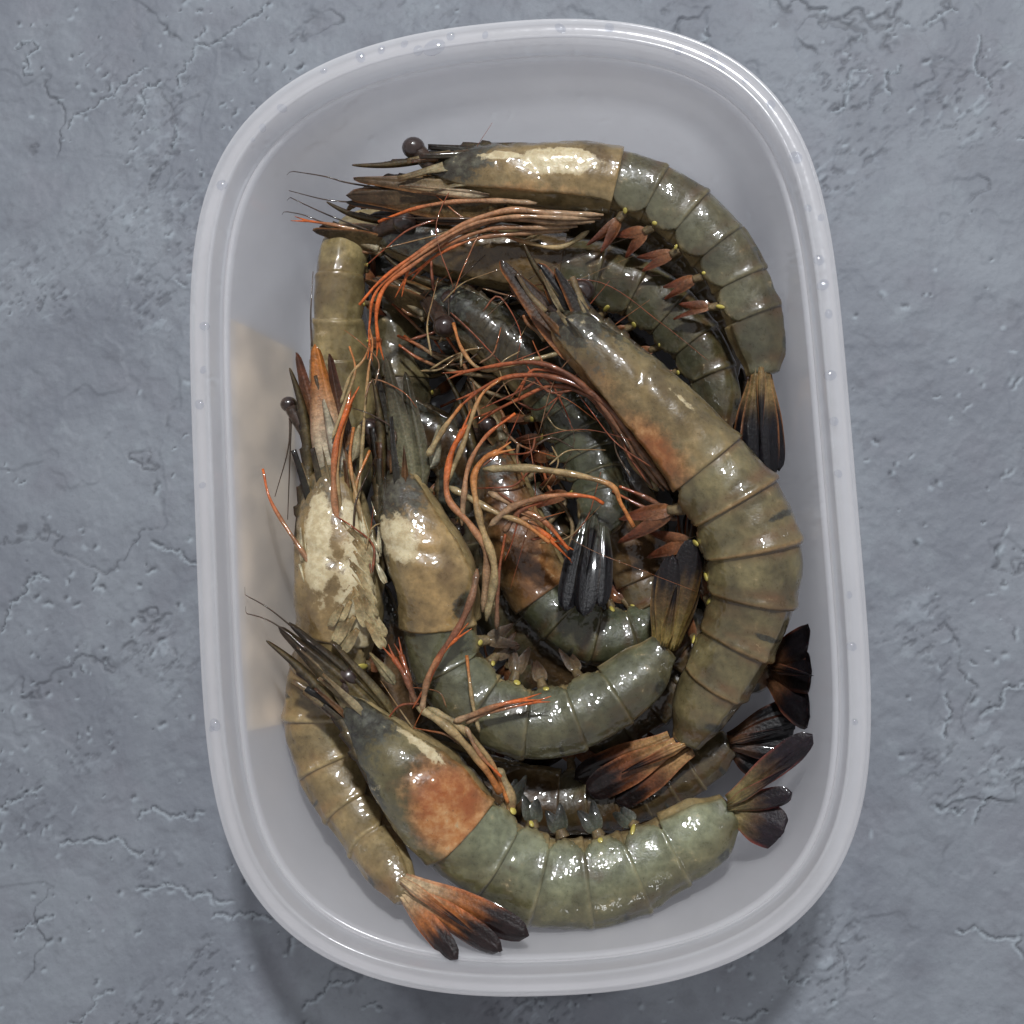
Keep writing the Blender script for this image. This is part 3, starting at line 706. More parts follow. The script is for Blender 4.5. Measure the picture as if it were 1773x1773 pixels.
    for s in range(5):
        i = NC + s * NS + int(NS * 0.42); d, l = dl[i]; h = S[i, 3]; t = T[i]
        for sg in (1, -1):
            if l[2] * sg < 0 and spec.get('oneside', True): continue
            p0 = S[i, :3] - d * h * 0.62 + l * sg * h * wr * 0.55
            dr = unit(-d * 0.9 - t * spec.get('swim_fwd', 0.35) * jit.uniform(0.5, 1.5) + l * sg * jit.uniform(-.05, .35)); L = h * jit.uniform(0.85, 1.15) * spec.get('swim_len', 1.0)
            Vt, Ft, tt, _ = tube([p0, p0 + dr * L * 0.15, p0 + dr * L * 0.30], h * 0.14, h * 0.10, 8)
            so = mk("swimmeret", Vt, Ft, MAT_APP, at={'base': np.tile(srgb(108, 92, 66), (len(Vt), 1))})
            for q_ in (-1, 1):
                Vb, Fb, tt, vv = blade(p0 + dr * L * 0.20, dr + t * q_ * 0.22 + 0.12 * jit.normal(size=3), unit(l * sg + 0.4 * jit.normal(size=3)), L * jit.uniform(.9, 1.3), h * jit.uniform(.13, .19), jit.uniform(.2, .7), 0.0003, 'scale', (0.2,), nl=10, nw=5)
                mk("swimmeret_paddle", Vb, Fb, MAT_APP, so, at={'base': lerp3(swc[0], swc[1], sm(0, .8, tt))})
            sn = unit(-d * 0.55 + l * sg); sp_ = S[i, :3] - d * h * (0.56 + jit.uniform(-.08, .08)) + l * sg * h * wr * 0.86 + t * h * jit.uniform(-.1, .1)
            a1 = unit(t * jit.uniform(-.6, .6) - d); a1 = unit(a1 - sn * np.dot(a1, sn))
            if jit.random() < 0.25: continue
            Ve, Fe = ellipsoid(sp_, h * jit.uniform(.06, .17), h * jit.uniform(.04, .09), h * 0.030, np.array([a1, np.cross(sn, a1), sn]), 10, 6)
            mk("yellow_spot", Ve, Fe, MAT_YELLOW, so)
    for (x0, y0, x1, y1, z, cnt, am) in spec.get('flesh', []):
        for k in range(cnt):
            a = jit.normal(am, 0.22); Lg = jit.uniform(0.004, 0.0085); D = np.array([math.cos(a), math.sin(a), jit.uniform(-.08, .08)])
            Vb, Fb, tt, vv = blade(W(jit.uniform(x0, x1), jit.uniform(y0, y1), z + jit.uniform(-.6, .3)), D, UP + 0.3 * jit.normal(size=3), Lg, Lg * jit.uniform(.10, .17), jit.uniform(0, .2), 0.0003, 'spear', (0.0,), nl=8, nw=5)
            mk("flesh_flake", Vb, Fb, MAT_APP, at={'base': lerp3(srgb(184, 170, 136), srgb(200, 190, 160), tt) * jit.uniform(.7, 1.0)})
    if spec.get('gills'):
        for k in range(40):
            f = (k // 2) / 19.0; sd_ = 1 if k % 2 else -1
            qx = 588 + 34 * f + sd_ * jit.uniform(2, 22) + jit.normal(0, 5); qy = 900 + 185 * f + jit.normal(0, 5); zz = 45.3 - 3.2 * ((qx - 605) / 70) ** 2 - 1.2 * (f > 0.8)
            Lg = jit.uniform(0.0055, 0.0085); B = W(qx, qy, zz)
            D = np.array([sd_ * jit.uniform(.35, .75), -0.85, -0.20 * abs(sd_)])
            Vb, Fb, tt, vv = blade(B, D, UP + np.array([sd_ * .35, 0, 0]) + 0.15 * jit.normal(size=3), Lg, Lg * jit.uniform(.15, .22), jit.uniform(.1, .4), 0.00035, 'leaf', (0.0,), nl=10, nw=7)
            c = lerp3(srgb(138, 114, 76), srgb(182, 164, 124), sm(0, .7, tt)) * jit.uniform(.65, 1.0)
            mk("gill", Vb, Fb, MAT_APP, at={'base': c})
    # tail fan
    e = S[-1, :3]; d, l = dl[-1]; h = S[-1, 3]; t = T[-1]
    tl = spec.get('tail')
    cols = spec.get('tail_col', (srgb(112, 90, 56), srgb(60, 38, 26), srgb(22, 17, 18)))
    edgec = spec.get('tail_edge', srgb(150, 78, 36))
    def fan(name, B, D, Nn, L, Wd_, curl=0.15, prof='leaf', ribs=(0.0, 0.45), skew=0.0, twist=0.0):
        Wd = Wd_ * spec.get('fanw', 0.80)
        Vb, Fb, tt, vv = blade(B, D, Nn, L, Wd, curl, 0.00042, prof, ribs, skew, 18, 11, twist)
        c = lerp3(cols[0], cols[1], sm(0.12, 0.50, tt)); c = lerp3(c, np.tile(cols[2], (len(tt), 1)), sm(spec.get('tipk', 0.52) - 0.08, spec.get('tipk', 0.52) + 0.10, tt + 0.05 * np.sin(vv * 9)))
        c = lerp3(c, np.tile(edgec, (len(tt), 1)), 0.75 * sm(0.80, 0.98, np.abs(vv)) * sm(0.85, 0.55, tt))
        return mk(name, Vb, Fb, MAT_APP, at={'base': c})
    if tl:
        for k, (bx, by, bz, tx, ty, tz, wpx) in enumerate(tl):
            B = W(bx, by, bz); Tp = W(tx, ty, tz); D = Tp - B
            tilt = jit.uniform(-.25, .25); nn = UP + np.cross(unit(D), UP) * tilt
            fan("telson" if k == len(tl) - 1 else "uropod", B, D, nn, np.linalg.norm(D), wpx * pxm(bz), 0.12, 'spear' if k == len(tl) - 1 else 'leaf', (0.0, 0.45) if k % 2 else (-0.2, 0.35))
    else:
        for k, (a, b) in enumerate(((0.30, 0.30), (-0.30, 0.30), (0.12, -0.1), (-0.12, -0.1))):
            fan("uropod", e, t + l * a - d * b * 0.4, d + l * a, h * 3.1, h * 0.62)
        fan("telson", e, t, d, h * 2.4, h * 0.34, 0.1, 'spear')
    return root

exec_specs = []
def P(**k): k['seed'] = len(exec_specs) + 3; exec_specs.append(k)
RED = (srgb(118, 90, 68), srgb(112, 70, 50), srgb(146, 78, 46)); PALE = (srgb(148, 132, 98), srgb(150, 126, 88), srgb(172, 108, 58)); PINK = (srgb(150, 124, 96), srgb(152, 106, 74), srgb(190, 96, 46))
def L(c, r, *p, claw=False, e=0.42, cl=7.5): return dict(c=c, r=r, p=p, claw=claw, e=e, cl=cl)

P(label="raw prawn curled round the tub end, big cream blotch on head, ball eye jutting out",
  body=[(748,298,38,32),(815,308,37,54),(920,310,37,62),(1000,314,36,67),(1065,322,35,66),(1130,345,34,66),(1200,395,33,67),(1258,465,32,62),(1292,540,31,57),(1312,600,30,50),(1318,648,30,40)],
  side=1, roll=14, aim=(598,322,39), spines=12, ros=1.0, scw=0.34, eyes={1: (716,256,40), -1: (740,320,30)},
  blades=[(845,336,40,600,338,38,40,srgb(110,92,62),srgb(66,50,34)),(840,318,41,612,312,40,22,srgb(128,110,80),srgb(80,62,42)),(850,352,38,600,352,35,24,srgb(70,56,40),srgb(36,28,22)),(830,362,36,640,372,33,20,srgb(56,44,34),srgb(34,26,22)),(830,330,43,690,322,42,9,srgb(168,150,124),srgb(140,118,88))],
  cream=[(0.68,1.05,0.30,0.58,1.35),(0.42,0.95,0.20,0.22,1.1)], orange=[(0.5,1.9,0.4,0.3,0.4)], pal=dict(car=srgb(140,122,90), abd=srgb(84,82,66)),
  whisk=[[(660,326,39),(600,316,39),(560,305,40),(490,294,41)], [(660,356,36),(605,350,36),(560,345,37),(500,330,38)]],
  legs=[L(PINK,7,(1045,372,40),(960,370,41),(880,364,42),(800,390,42),(720,440,42),(660,485,42),(622,528,41),e=.35),
        L(PINK,7,(1030,384,39),(950,384,40),(870,378,41),(790,405,41),(720,455,41),(668,495,41),(652,540,40),(655,592,38),e=.5,claw=True),
        L(PINK,6,(1000,392,38),(930,394,39),(850,396,40),(770,425,40),(715,458,40),(700,488,39),claw=True),
        L(PINK,6,(985,398,37),(900,404,38),(820,414,39),(760,440,39),(728,465,38),claw=True),
        L(PALE,6,(1020,400,35),(970,428,34),(905,418,35),(850,398,36)),
        L(PINK,6,(930,352,41),(860,348,41),(780,350,41),(715,362,40),(655,384,38)),
        L(PINK,5,(1040,378,39),(980,378,41),(900,375,42),(820,388,42),(740,432,42),(655,500,41),(640,560,39),(640,600,38),claw=True),
        L(PALE,5,(940,400,34),(905,420,32),(880,440,28))],
  tail=[(1312,638,32,1300,836,30,28),(1324,638,32,1334,834,30,26),(1308,640,30,1280,805,27,24),(1328,640,30,1352,818,27,20),(1318,636,34,1318,770,34,12)],
  tail_col=(srgb(120,98,62),srgb(48,38,32),srgb(18,16,20)), tail_edge=srgb(140,90,52), tipk=0.42, swim_len=1.0, strands=[(760,370,980,395,39,41,9,3.35,0.12,90,200)])

P(label="large raw prawn with orange brown head and broad overlapping tail plates, along the side wall",
  body=[(955,550,40,40),(1022,610,40,56),(1094,680,39,72),(1164,752,38,80),(1216,810,37,86),(1266,876,36,92),(1300,955,35,92),(1298,1045,33,82),(1262,1135,31,71),(1220,1212,28,60),(1188,1284,26,38)],
  side=1, roll=38, rollk=([0,.4,.55,1],[22,26,46,56]), wr=0.82, aim=(868,446,43), spines=14, ros=0.95, scw=0.5, blades=[(1012,612,42,866,450,43,36,srgb(84,58,36),srgb(48,36,28)),(1020,590,43,930,455,44,34,srgb(44,38,34),srgb(26,24,24)),(1040,590,44,960,465,45,20,srgb(60,52,42),srgb(34,30,28)),(1000,620,40,880,490,40,16,srgb(100,64,34),srgb(70,42,26))], eyes={1: (1005,505,34), -1: (960,545,30)},
  orange=[(0.80,1.75,0.26,0.45,0.80),(0.30,1.6,0.4,0.4,0.30)], cream=[(0.72,0.55,0.14,0.10,0.8)], dark=0.85, bandamt=1.0, lip=0.6,
  pal=dict(car=srgb(118,104,76), abd=srgb(106,100,76), band=srgb(92,66,44), sheen=srgb(116,110,84), belly=srgb(150,122,88)),
  scale_col=(srgb(72,58,44),srgb(40,32,28)), scale_edge=srgb(140,82,34),
  legs=[L(RED,8,(1158,848,36),(1110,782,40),(1062,714,42),(1010,672,43),(940,650,43),(870,655,42),(820,682,41),e=.4,claw=True),
        L(RED,7,(1142,842,35),(1092,772,39),(1042,702,42),(990,652,44),(930,628,44),(865,632,43),(800,645,41),claw=True),
        L(RED,7,(1150,850,34),(1105,790,37),(1068,725,40),(1030,690,41),(960,668,41),(900,690,40),(850,715,39),e=.4,claw=True),
        L(RED,6,(1130,845,33),(1086,780,36),(1050,720,38),(985,655,42),(925,640,43),(905,665,42),claw=True),
        L(PALE,9,(1140,850,32),(1098,800,33),(1062,735,36),(1035,700,38),e=.6),
        L(RED,6,(1166,890,33),(1120,862,34),(1072,842,34)),
        L(RED,5,(1172,900,31),(1118,880,32),(1060,850,32)),
        L(PALE,5,(975,610,40),(900,628,41),(835,640,41),(800,605,40),(785,560,38),e=.6)],
  tail=[(1172,1288,27,1010,1376,24,34),(1196,1300,26,1060,1392,22,30),(1160,1276,25,990,1352,21,30),(1200,1300,24,1075,1345,20,24),(1186,1288,29,1075,1340,28,16)],
  tail_col=(srgb(150,116,76),srgb(96,56,34),srgb(28,20,20)), tail_edge=srgb(150,92,58), tipk=0.60, strands=[(1060,700,1160,850,36,41,9,2.3,0.25,120,210),(900,600,1000,680,40,43,8,3.3,.35,70,130)])

P(label="raw prawn beside the paper label, amber head blades, pale gills, orange and black tail fan",
  body=[(572,800,37,40),(584,862,37,62),(592,940,37,82),(600,1020,36,90),(596,1095,33,82),(572,1180,29,76),(565,1262,28,73),(590,1342,29,66),(632,1422,32,55),(672,1492,38,46),(706,1550,43,34)],
  side=-1, roll=20, aim=(541,592,41), spines=10, ros=0.85, scw=0.48, blades=[(575,820,42,545,592,42,33,srgb(168,156,132),srgb(150,90,36)),(556,815,41,516,610,40,22,srgb(132,96,60),srgb(78,42,24)),(596,815,40,572,612,40,20,srgb(110,78,52),srgb(58,36,26)),(584,800,44,560,690,44,13,srgb(176,168,150),srgb(150,140,118)),(606,790,43,622,735,43,12,srgb(164,152,122),srgb(150,138,106))], wr=0.8, eyes={1: (500,700,34), -1: (640,760,36)}, eye_r=0.17,
  cream=[(0.46,0.95,0.40,0.50,1.25),(0.74,1.8,0.40,0.7,1.0),(0.35,1.7,0.20,0.30,0.8)], dark=0.6,
  pal=dict(car=srgb(146,126,92), abd=srgb(136,120,88), band=srgb(120,88,54), sheen=srgb(136,124,96), belly=srgb(164,150,118)), bandamt=0.75, lip=0.35,
  scale_col=(srgb(176,158,128),srgb(150,88,32)), scale_edge=srgb(72,38,24),
  legs=[L(PALE,7,(600,1010,43),(592,920,44),(583,830,44),(588,765,44),(606,700,43),e=.6),
        L(PINK,8,(605,1040,42),(590,940,44),(578,850,45),(582,770,45),(603,702,44),claw=True,e=.6),
        L(PALE,6,(630,1030,41),(640,950,43),(622,880,44),(606,800,43),(612,740,42)),
        L(PINK,6,(578,1035,44),(520,950,45),(470,870,44),(455,812,43),e=.35),
        L(PALE,6,(648,1010,40),(632,930,42),(615,850,43),(640,780,41)),
        L(PALE,4,(575,760,44),(600,690,44),(615,640,44),(605,600,43)), L(PALE,4,(590,700,43),(607,650,44),(628,625,44),(640,600,43)),
        L(PALE,4,(620,870,42),(636,660,42),(645,600,41),(640,570,40))],
  whisk=[[(540,600,41),(538,545,41),(542,470,40)], [(500,690,34),(500,770,34),(476,860,34)], [(505,700,34),(502,790,34),(498,900,33)]],
  tail=[(700,1524,44,914,1626,50,34),(694,1530,44,866,1652,51,30),(686,1534,43,788,1664,51,26),(706,1520,42,890,1598,48,22),(694,1522,46,815,1612,52,15)],
  tail_col=(srgb(176,152,118),srgb(140,84,44),srgb(30,19,19)), tail_edge=srgb(178,98,50), tipk=0.62, swim_len=0.35 , gills=True, flesh=[(522,930,560,1010,44.4,14,1.6),(630,920,672,1010,43.6,14,1.8)], strands=[(590,850,660,1000,44,46,8,1.6,.15,90,190)])

P(label="raw prawn with smooth tan head shell and cream blotch, its black tipped tail raised",
  body=[(690,812,39,36),(708,865,40,56),(738,935,40,76),(766,1005,39,84),(772,1075,36,80),(782,1145,33,76),(838,1215,32,75),(928,1245,31,72),(1025,1217,30,67),(1102,1166,29,56),(1148,1118,29,40)],
  side=-1, roll=24, aim=(682,612,42), spines=10, ros=0.85, scw=0.36, blades=[(706,830,43,668,618,43,24,srgb(104,100,78),srgb(62,56,42)),(724,825,43,698,640,42,22,srgb(92,88,68),srgb(52,48,36)),(690,820,41,652,640,40,18,srgb(72,66,52),srgb(40,36,30)),(745,800,43,762,735,43,13,srgb(158,154,134),srgb(146,140,116))], eyes={1: (640,742,39), -1: (660,760,34)}, eye_r=0.25,
  cream=[(0.44,0.75,0.20,0.60,1.2),(0.36,0.3,0.16,0.35,0.9)], blot=[(0.85,1.75,0.10,0.22,1.0)], dark=0.95,
  pal=dict(car=srgb(150,128,92), abd=srgb(84,84,66), sheen=srgb(94,100,86), band=srgb(62,54,40)), bandamt=0.55,
  scale_col=(srgb(112,106,84),srgb(66,60,44)), scale_edge=srgb(60,52,38),
  legs=[L(PALE,8,(842,1075,40),(856,985,43),(832,905,44),(820,830,44),(838,795,44),(862,783,44),claw=True,e=.7,cl=6),
        L(PINK,7,(836,1060,39),(842,960,42),(815,910,44),(775,860,44),(780,790,44),(802,745,44),claw=True,e=.8),
        L(PINK,6,(800,910,43),(803,860,45),(812,805,45),(842,755,45),(892,716,44),e=.4),
        L(PALE,8,(836,812,44),(930,812,45),(1050,836,45),(1075,872,44),(1097,912,43),e=.45),
        L(PALE,7,(776,842,43),(860,888,44),(905,905,44),(952,940,43),e=.5), L(PINK,7,(845,852,42),(900,880,43),(945,905,43),(985,952,42),e=.4,),
        L(PINK,7,(846,912,43),(890,876,45),(960,858,46),(1020,860,46),(1045,872,45),e=.4), L(RED,6,(872,922,42),(900,885,44),(940,868,45)),
        L(PINK,9,(880,885,41),(915,905,42),(952,932,41),claw=True,e=.7), L(RED,5,(860,1090,40),(863,1000,42),(875,925,43)),
        L(PALE,6,(770,842,43),(800,775,44),(830,690,44),(868,655,43)), L(PALE,7,(740,790,43),(770,740,44),(800,700,44),e=.4),
        L(RED,7,(826,985,45),(818,1030,46),(795,1085,46),(762,1135,46),(735,1195,45),claw=True,e=.7)],
  tail=[(1146,1120,31,1165,960,36,28),(1160,1124,30,1205,930,37,32),(1136,1116,29,1150,980,33,22),(1170,1120,28,1208,985,33,20),(1150,1118,33,1172,1010,38,16)],
  tail_col=(srgb(122,104,58),srgb(76,58,36),srgb(22,17,19)), tail_edge=srgb(112,84,46), tipk=0.62, swim_fwd=0.1, flesh=[(680,930,725,980,45.3,10,1.75)], strands=[(800,740,1000,1000,38,44,13,0.6,0.8,70,150),(600,620,690,800,43,45,6,1.5,.3,60,120)], swim_col=(srgb(96,80,58),srgb(60,46,36)), swim_len=0.8)

P(label="big raw prawn with bright orange rear head shell, toothed snout, and silvery green curved tail",
  body=[(600,1207,41,28),(642,1254,42,46),(694,1308,42,76),(748,1362,40,94),(802,1424,37,94),(866,1480,34,92),(955,1514,32,92),(1052,1508,31,86),(1140,1472,30,73),(1214,1432,30,63),(1262,1398,30,43)],
  side=-1, roll=30, rollk=([0,.4,.6,1],[34,30,18,12]), aim=(482,1086,44), spines=16, ros=1.0, scw=0.34, blades=[(640,1235,44,478,1082,45,24,srgb(86,74,48),srgb(46,36,26)),(655,1225,43,500,1078,44,18,srgb(72,62,42),srgb(40,32,24)),(668,1228,44,570,1110,44,14,srgb(96,84,54),srgb(70,58,38)),(675,1180,43,640,1130,43,10,srgb(150,140,110),srgb(140,124,88))], eyes={1: (604,1172,40), -1: (575,1190,36)}, eye_r=0.25,
  orange=[(0.82,1.3,0.30,0.95,1.2)], cream=[(0.52,1.75,0.22,0.16,0.9)], dark=1.15, pal=dict(car=srgb(104,98,72), abd=srgb(102,102,80), sheen=srgb(128,138,122), band=srgb(72,60,40)), bandamt=0.5,
  scale_col=(srgb(92,82,54),srgb(54,46,32)), scale_edge=srgb(50,42,28),
  whisk=[[(530,1125,44),(490,1090,44),(455,1070,45),(406,1058,45)], [(545,1118,44),(505,1085,44),(460,1050,45),(408,1022,45)]],
  legs=[L(PINK,6,(730,1232,44),(742,1170,46),(770,1125,46),(790,1105,46),claw=True,e=.7), L(RED,6,(724,1226,43),(702,1172,44),(682,1140,43),claw=True,e=.8),
        L(RED,6,(716,1218,42),(706,1170,43),(695,1135,42),claw=True,e=.8),
        L(PINK,6,(785,1250,44),(860,1222,45),(905,1212,44),claw=True,e=.6), L(PINK,5,(805,1252,43),(850,1232,44),(930,1215,43),e=.5,claw=True),
        L(PALE,4,(830,1268,42),(818,1215,43),(808,1135,41),e=.7), L(PALE,8,(720,1222,43),(778,1262,45),(832,1320,43),(866,1372,40),e=.8), L(PALE,8,(740,1225,42),(800,1262,43),(850,1320,41),(880,1390,39)),
        L(PINK,5,(806,1258,44),(830,1305,44),(868,1345,42)), L(PALE,11,(860,1330,38),(884,1385,38),(876,1430,37),e=.8)],
  tail=[(1262,1385,33,1408,1275,42,28),(1262,1398,33,1372,1375,38,22),(1262,1402,31,1362,1445,36,46),(1262,1385,30,1402,1290,38,24),(1262,1392,35,1375,1325,42,14)],
  tail_col=(srgb(116,102,66),srgb(70,52,38),srgb(26,18,24)), tail_edge=srgb(116,52,44), tipk=0.55, swim_len=0.5, strands=[(700,1215,860,1340,43,45,9,2.3,.4,60,110)], swim_col=(srgb(74,76,62),srgb(44,44,40)))

# deeper layers; floor prawns added in dark colours so the gaps look shaded
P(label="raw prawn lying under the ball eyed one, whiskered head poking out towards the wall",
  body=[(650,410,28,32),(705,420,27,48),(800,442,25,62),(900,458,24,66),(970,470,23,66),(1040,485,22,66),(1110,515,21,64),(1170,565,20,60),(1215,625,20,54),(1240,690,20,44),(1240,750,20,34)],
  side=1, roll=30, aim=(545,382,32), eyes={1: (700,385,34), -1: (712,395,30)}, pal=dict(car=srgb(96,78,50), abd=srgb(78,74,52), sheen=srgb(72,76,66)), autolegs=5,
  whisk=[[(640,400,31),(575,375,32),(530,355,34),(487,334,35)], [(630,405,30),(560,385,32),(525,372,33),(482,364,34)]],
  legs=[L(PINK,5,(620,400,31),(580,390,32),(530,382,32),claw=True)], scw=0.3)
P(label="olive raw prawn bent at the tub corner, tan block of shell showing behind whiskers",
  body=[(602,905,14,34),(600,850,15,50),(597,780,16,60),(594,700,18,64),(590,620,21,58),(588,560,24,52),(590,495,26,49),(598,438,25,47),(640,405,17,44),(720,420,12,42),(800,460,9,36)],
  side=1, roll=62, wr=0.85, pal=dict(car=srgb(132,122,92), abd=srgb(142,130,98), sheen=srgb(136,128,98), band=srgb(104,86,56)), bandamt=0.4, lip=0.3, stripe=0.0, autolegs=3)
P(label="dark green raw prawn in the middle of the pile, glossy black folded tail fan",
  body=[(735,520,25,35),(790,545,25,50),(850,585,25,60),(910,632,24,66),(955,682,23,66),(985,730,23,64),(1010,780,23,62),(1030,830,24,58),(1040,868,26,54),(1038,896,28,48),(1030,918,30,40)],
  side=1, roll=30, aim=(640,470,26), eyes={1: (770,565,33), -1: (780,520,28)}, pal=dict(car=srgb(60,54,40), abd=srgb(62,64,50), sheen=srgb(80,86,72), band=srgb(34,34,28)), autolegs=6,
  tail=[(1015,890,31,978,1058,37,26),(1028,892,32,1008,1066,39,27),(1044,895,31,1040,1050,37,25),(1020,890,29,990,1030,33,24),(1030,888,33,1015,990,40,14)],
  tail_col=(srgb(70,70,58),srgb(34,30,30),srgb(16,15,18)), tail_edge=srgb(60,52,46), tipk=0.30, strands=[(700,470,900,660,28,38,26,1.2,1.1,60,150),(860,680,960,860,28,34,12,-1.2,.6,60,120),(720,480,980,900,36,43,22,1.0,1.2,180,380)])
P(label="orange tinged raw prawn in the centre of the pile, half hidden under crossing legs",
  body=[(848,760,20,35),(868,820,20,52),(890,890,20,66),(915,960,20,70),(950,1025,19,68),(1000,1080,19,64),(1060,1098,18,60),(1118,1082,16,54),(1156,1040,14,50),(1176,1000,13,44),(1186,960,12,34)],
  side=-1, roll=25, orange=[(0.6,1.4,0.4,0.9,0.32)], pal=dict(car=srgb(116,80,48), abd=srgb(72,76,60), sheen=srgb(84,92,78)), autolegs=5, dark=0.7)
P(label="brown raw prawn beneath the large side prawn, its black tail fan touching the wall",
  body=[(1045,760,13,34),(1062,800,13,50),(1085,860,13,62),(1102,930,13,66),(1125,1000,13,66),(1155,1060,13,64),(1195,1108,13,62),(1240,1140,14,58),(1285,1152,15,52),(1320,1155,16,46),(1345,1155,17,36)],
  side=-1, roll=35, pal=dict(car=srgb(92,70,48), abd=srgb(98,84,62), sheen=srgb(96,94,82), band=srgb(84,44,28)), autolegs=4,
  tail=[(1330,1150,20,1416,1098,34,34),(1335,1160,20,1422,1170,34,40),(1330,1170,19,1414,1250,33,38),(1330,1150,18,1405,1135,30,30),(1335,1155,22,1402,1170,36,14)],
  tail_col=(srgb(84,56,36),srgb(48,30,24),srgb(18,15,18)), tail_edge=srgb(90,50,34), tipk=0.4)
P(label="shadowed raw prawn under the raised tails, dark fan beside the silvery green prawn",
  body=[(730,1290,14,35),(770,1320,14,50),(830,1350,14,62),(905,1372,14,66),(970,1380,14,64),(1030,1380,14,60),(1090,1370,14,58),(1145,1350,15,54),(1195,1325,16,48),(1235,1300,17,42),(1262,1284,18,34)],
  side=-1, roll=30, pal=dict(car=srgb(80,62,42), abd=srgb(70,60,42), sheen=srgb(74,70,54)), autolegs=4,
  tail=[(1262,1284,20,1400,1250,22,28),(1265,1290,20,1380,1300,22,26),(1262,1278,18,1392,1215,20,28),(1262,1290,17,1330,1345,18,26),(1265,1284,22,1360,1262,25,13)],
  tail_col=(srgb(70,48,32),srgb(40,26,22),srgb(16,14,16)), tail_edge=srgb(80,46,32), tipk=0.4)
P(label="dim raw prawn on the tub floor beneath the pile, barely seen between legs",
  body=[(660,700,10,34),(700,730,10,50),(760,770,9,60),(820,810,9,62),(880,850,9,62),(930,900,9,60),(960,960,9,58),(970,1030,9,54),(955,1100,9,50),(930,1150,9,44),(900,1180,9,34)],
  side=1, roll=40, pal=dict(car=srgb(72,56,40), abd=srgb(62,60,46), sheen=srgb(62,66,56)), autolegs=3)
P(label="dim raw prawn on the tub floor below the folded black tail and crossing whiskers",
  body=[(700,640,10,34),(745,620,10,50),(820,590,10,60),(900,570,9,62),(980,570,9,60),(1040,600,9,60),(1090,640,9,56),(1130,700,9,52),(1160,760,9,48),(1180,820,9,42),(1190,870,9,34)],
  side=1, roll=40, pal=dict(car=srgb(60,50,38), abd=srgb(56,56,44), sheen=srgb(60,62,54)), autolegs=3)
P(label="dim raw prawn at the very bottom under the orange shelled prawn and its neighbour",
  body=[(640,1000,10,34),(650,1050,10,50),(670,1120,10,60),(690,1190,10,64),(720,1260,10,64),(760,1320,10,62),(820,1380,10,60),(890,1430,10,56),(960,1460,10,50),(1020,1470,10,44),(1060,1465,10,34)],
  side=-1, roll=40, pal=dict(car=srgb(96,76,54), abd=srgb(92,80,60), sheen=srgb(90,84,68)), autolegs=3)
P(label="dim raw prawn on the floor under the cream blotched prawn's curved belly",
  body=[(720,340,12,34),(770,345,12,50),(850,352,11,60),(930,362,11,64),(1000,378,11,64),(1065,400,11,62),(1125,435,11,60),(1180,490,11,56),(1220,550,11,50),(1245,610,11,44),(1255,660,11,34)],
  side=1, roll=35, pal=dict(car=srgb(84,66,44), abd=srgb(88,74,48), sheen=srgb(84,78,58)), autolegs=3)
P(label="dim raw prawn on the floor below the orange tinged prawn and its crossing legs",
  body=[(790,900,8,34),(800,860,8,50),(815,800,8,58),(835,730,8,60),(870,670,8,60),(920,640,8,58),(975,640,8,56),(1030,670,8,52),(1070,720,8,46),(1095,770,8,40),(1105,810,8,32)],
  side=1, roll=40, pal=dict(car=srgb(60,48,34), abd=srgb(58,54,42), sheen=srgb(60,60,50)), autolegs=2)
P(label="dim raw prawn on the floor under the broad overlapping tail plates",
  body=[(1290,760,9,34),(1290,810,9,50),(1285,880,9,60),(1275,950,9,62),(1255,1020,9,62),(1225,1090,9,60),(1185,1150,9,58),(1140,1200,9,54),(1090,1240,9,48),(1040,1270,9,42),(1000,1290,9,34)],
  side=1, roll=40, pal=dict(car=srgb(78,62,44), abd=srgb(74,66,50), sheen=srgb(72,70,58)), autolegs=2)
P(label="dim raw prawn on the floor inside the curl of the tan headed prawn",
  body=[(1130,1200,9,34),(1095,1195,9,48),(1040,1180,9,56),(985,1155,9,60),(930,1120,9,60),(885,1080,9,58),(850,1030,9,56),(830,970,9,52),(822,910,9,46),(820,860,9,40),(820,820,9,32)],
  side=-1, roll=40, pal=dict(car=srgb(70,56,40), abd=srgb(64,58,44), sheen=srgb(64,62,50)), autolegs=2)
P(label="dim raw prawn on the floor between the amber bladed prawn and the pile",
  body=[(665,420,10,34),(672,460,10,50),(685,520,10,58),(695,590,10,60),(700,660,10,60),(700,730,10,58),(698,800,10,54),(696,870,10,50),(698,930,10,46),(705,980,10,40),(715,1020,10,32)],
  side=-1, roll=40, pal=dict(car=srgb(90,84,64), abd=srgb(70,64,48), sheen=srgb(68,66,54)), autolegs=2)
for sp in exec_specs: build_prawn(sp)

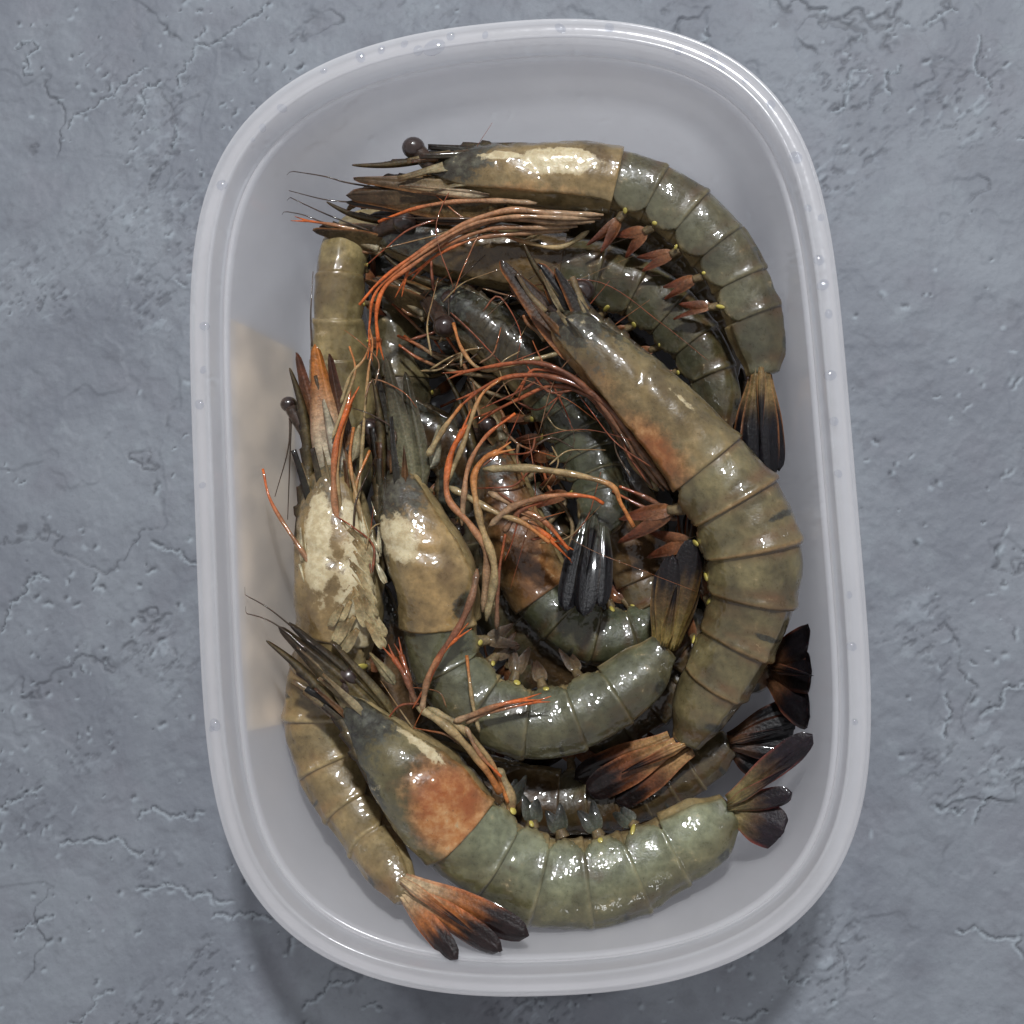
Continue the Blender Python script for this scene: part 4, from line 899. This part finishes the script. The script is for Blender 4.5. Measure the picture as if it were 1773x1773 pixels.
# ------------------------------------------------------------------ water beads on the rim
def droplet_mesh():
    V = []; n, m = 14, 7
    for i in range(m + 1):
        a = (math.pi / 2) * i / m
        for j in range(n):
            b = 2 * math.pi * j / n; V.append((math.cos(a) * math.cos(b), math.cos(a) * math.sin(b), 0.62 * math.sin(a)))
    F = ring_faces(m + 1, n); F.append(tuple(reversed(range(n))))
    me = bpy.data.meshes.new("water_droplet"); me.from_pydata(V, [], F)
    me.polygons.foreach_set('use_smooth', np.ones(len(me.polygons), bool)); me.materials.append(MAT_WATER); me.update(); return me
DM = droplet_mesh()
drops = [(384,320,7),(488,187,6),(462,232,5),(440,245,3),(624,98,6),(660,85,5),(725,92,6),(970,48,6),(1055,47,6),(1174,87,5),(1235,100,5),(1250,115,5),(1335,180,5),(1378,272,7),(1397,362,4),(1428,371,4),
         (1418,450,6),(1425,493,7),(1435,543,5),(1423,655,6),(1441,730,5),(1465,1115,5),(355,565,5),(345,700,6),(352,640,4),(350,840,4),(372,1255,7),(366,1262,4),(1480,1250,4),(1470,1030,4),(700,75,4),(780,62,5),(840,60,4),(1448,820,5),(560,122,4),(1290,140,4)]
def on_rim(px, py):
    p = W(px, py, 56.0); x = p[0] * CR + p[1] * SR; y = -p[0] * SR + p[1] * CR
    r = (abs(x / (TA - 0.0024)) ** TN + abs(y / (TB - 0.0024)) ** TM)
    lo, hi = 0.8, 1.2
    for _ in range(40):
        k = (lo + hi) / 2; v = abs(k * x / (TA - 0.0025)) ** TN + abs(k * y / (TB - 0.0025)) ** TM
        if v < 1: lo = k
        else: hi = k
    off = 0.0011
    k = lo + np.clip(1 - lo, -off / 0.07, off / 0.07)
    x, y = x * k, y * k
    return np.array([x * CR - y * SR, x * SR + y * CR, TH - 0.0002])
for px, py, r in drops:
    o = bpy.data.objects.new("water_droplet", DM); COL.objects.link(o); o.location = on_rim(px, py)
    s = r * 0.00019; o.scale = (s * random.uniform(.8, 1.1), s * random.uniform(.9, 1.3), s); o.rotation_euler = (0, 0, random.uniform(0, 3))
    tag(o, "small clear water bead sitting on the frosted tub rim", "droplet", "water beads on the rim")
o = bpy.data.objects.new("water_droplet", DM); COL.objects.link(o); o.location = on_rim(752, 84); o.scale = (0.0026, 0.0018, 0.0013); o.rotation_euler = (0, 0, 0.4)
tag(o, "wide flat puddle of water on the rim near the ball-eyed prawn", "droplet", "water beads on the rim")
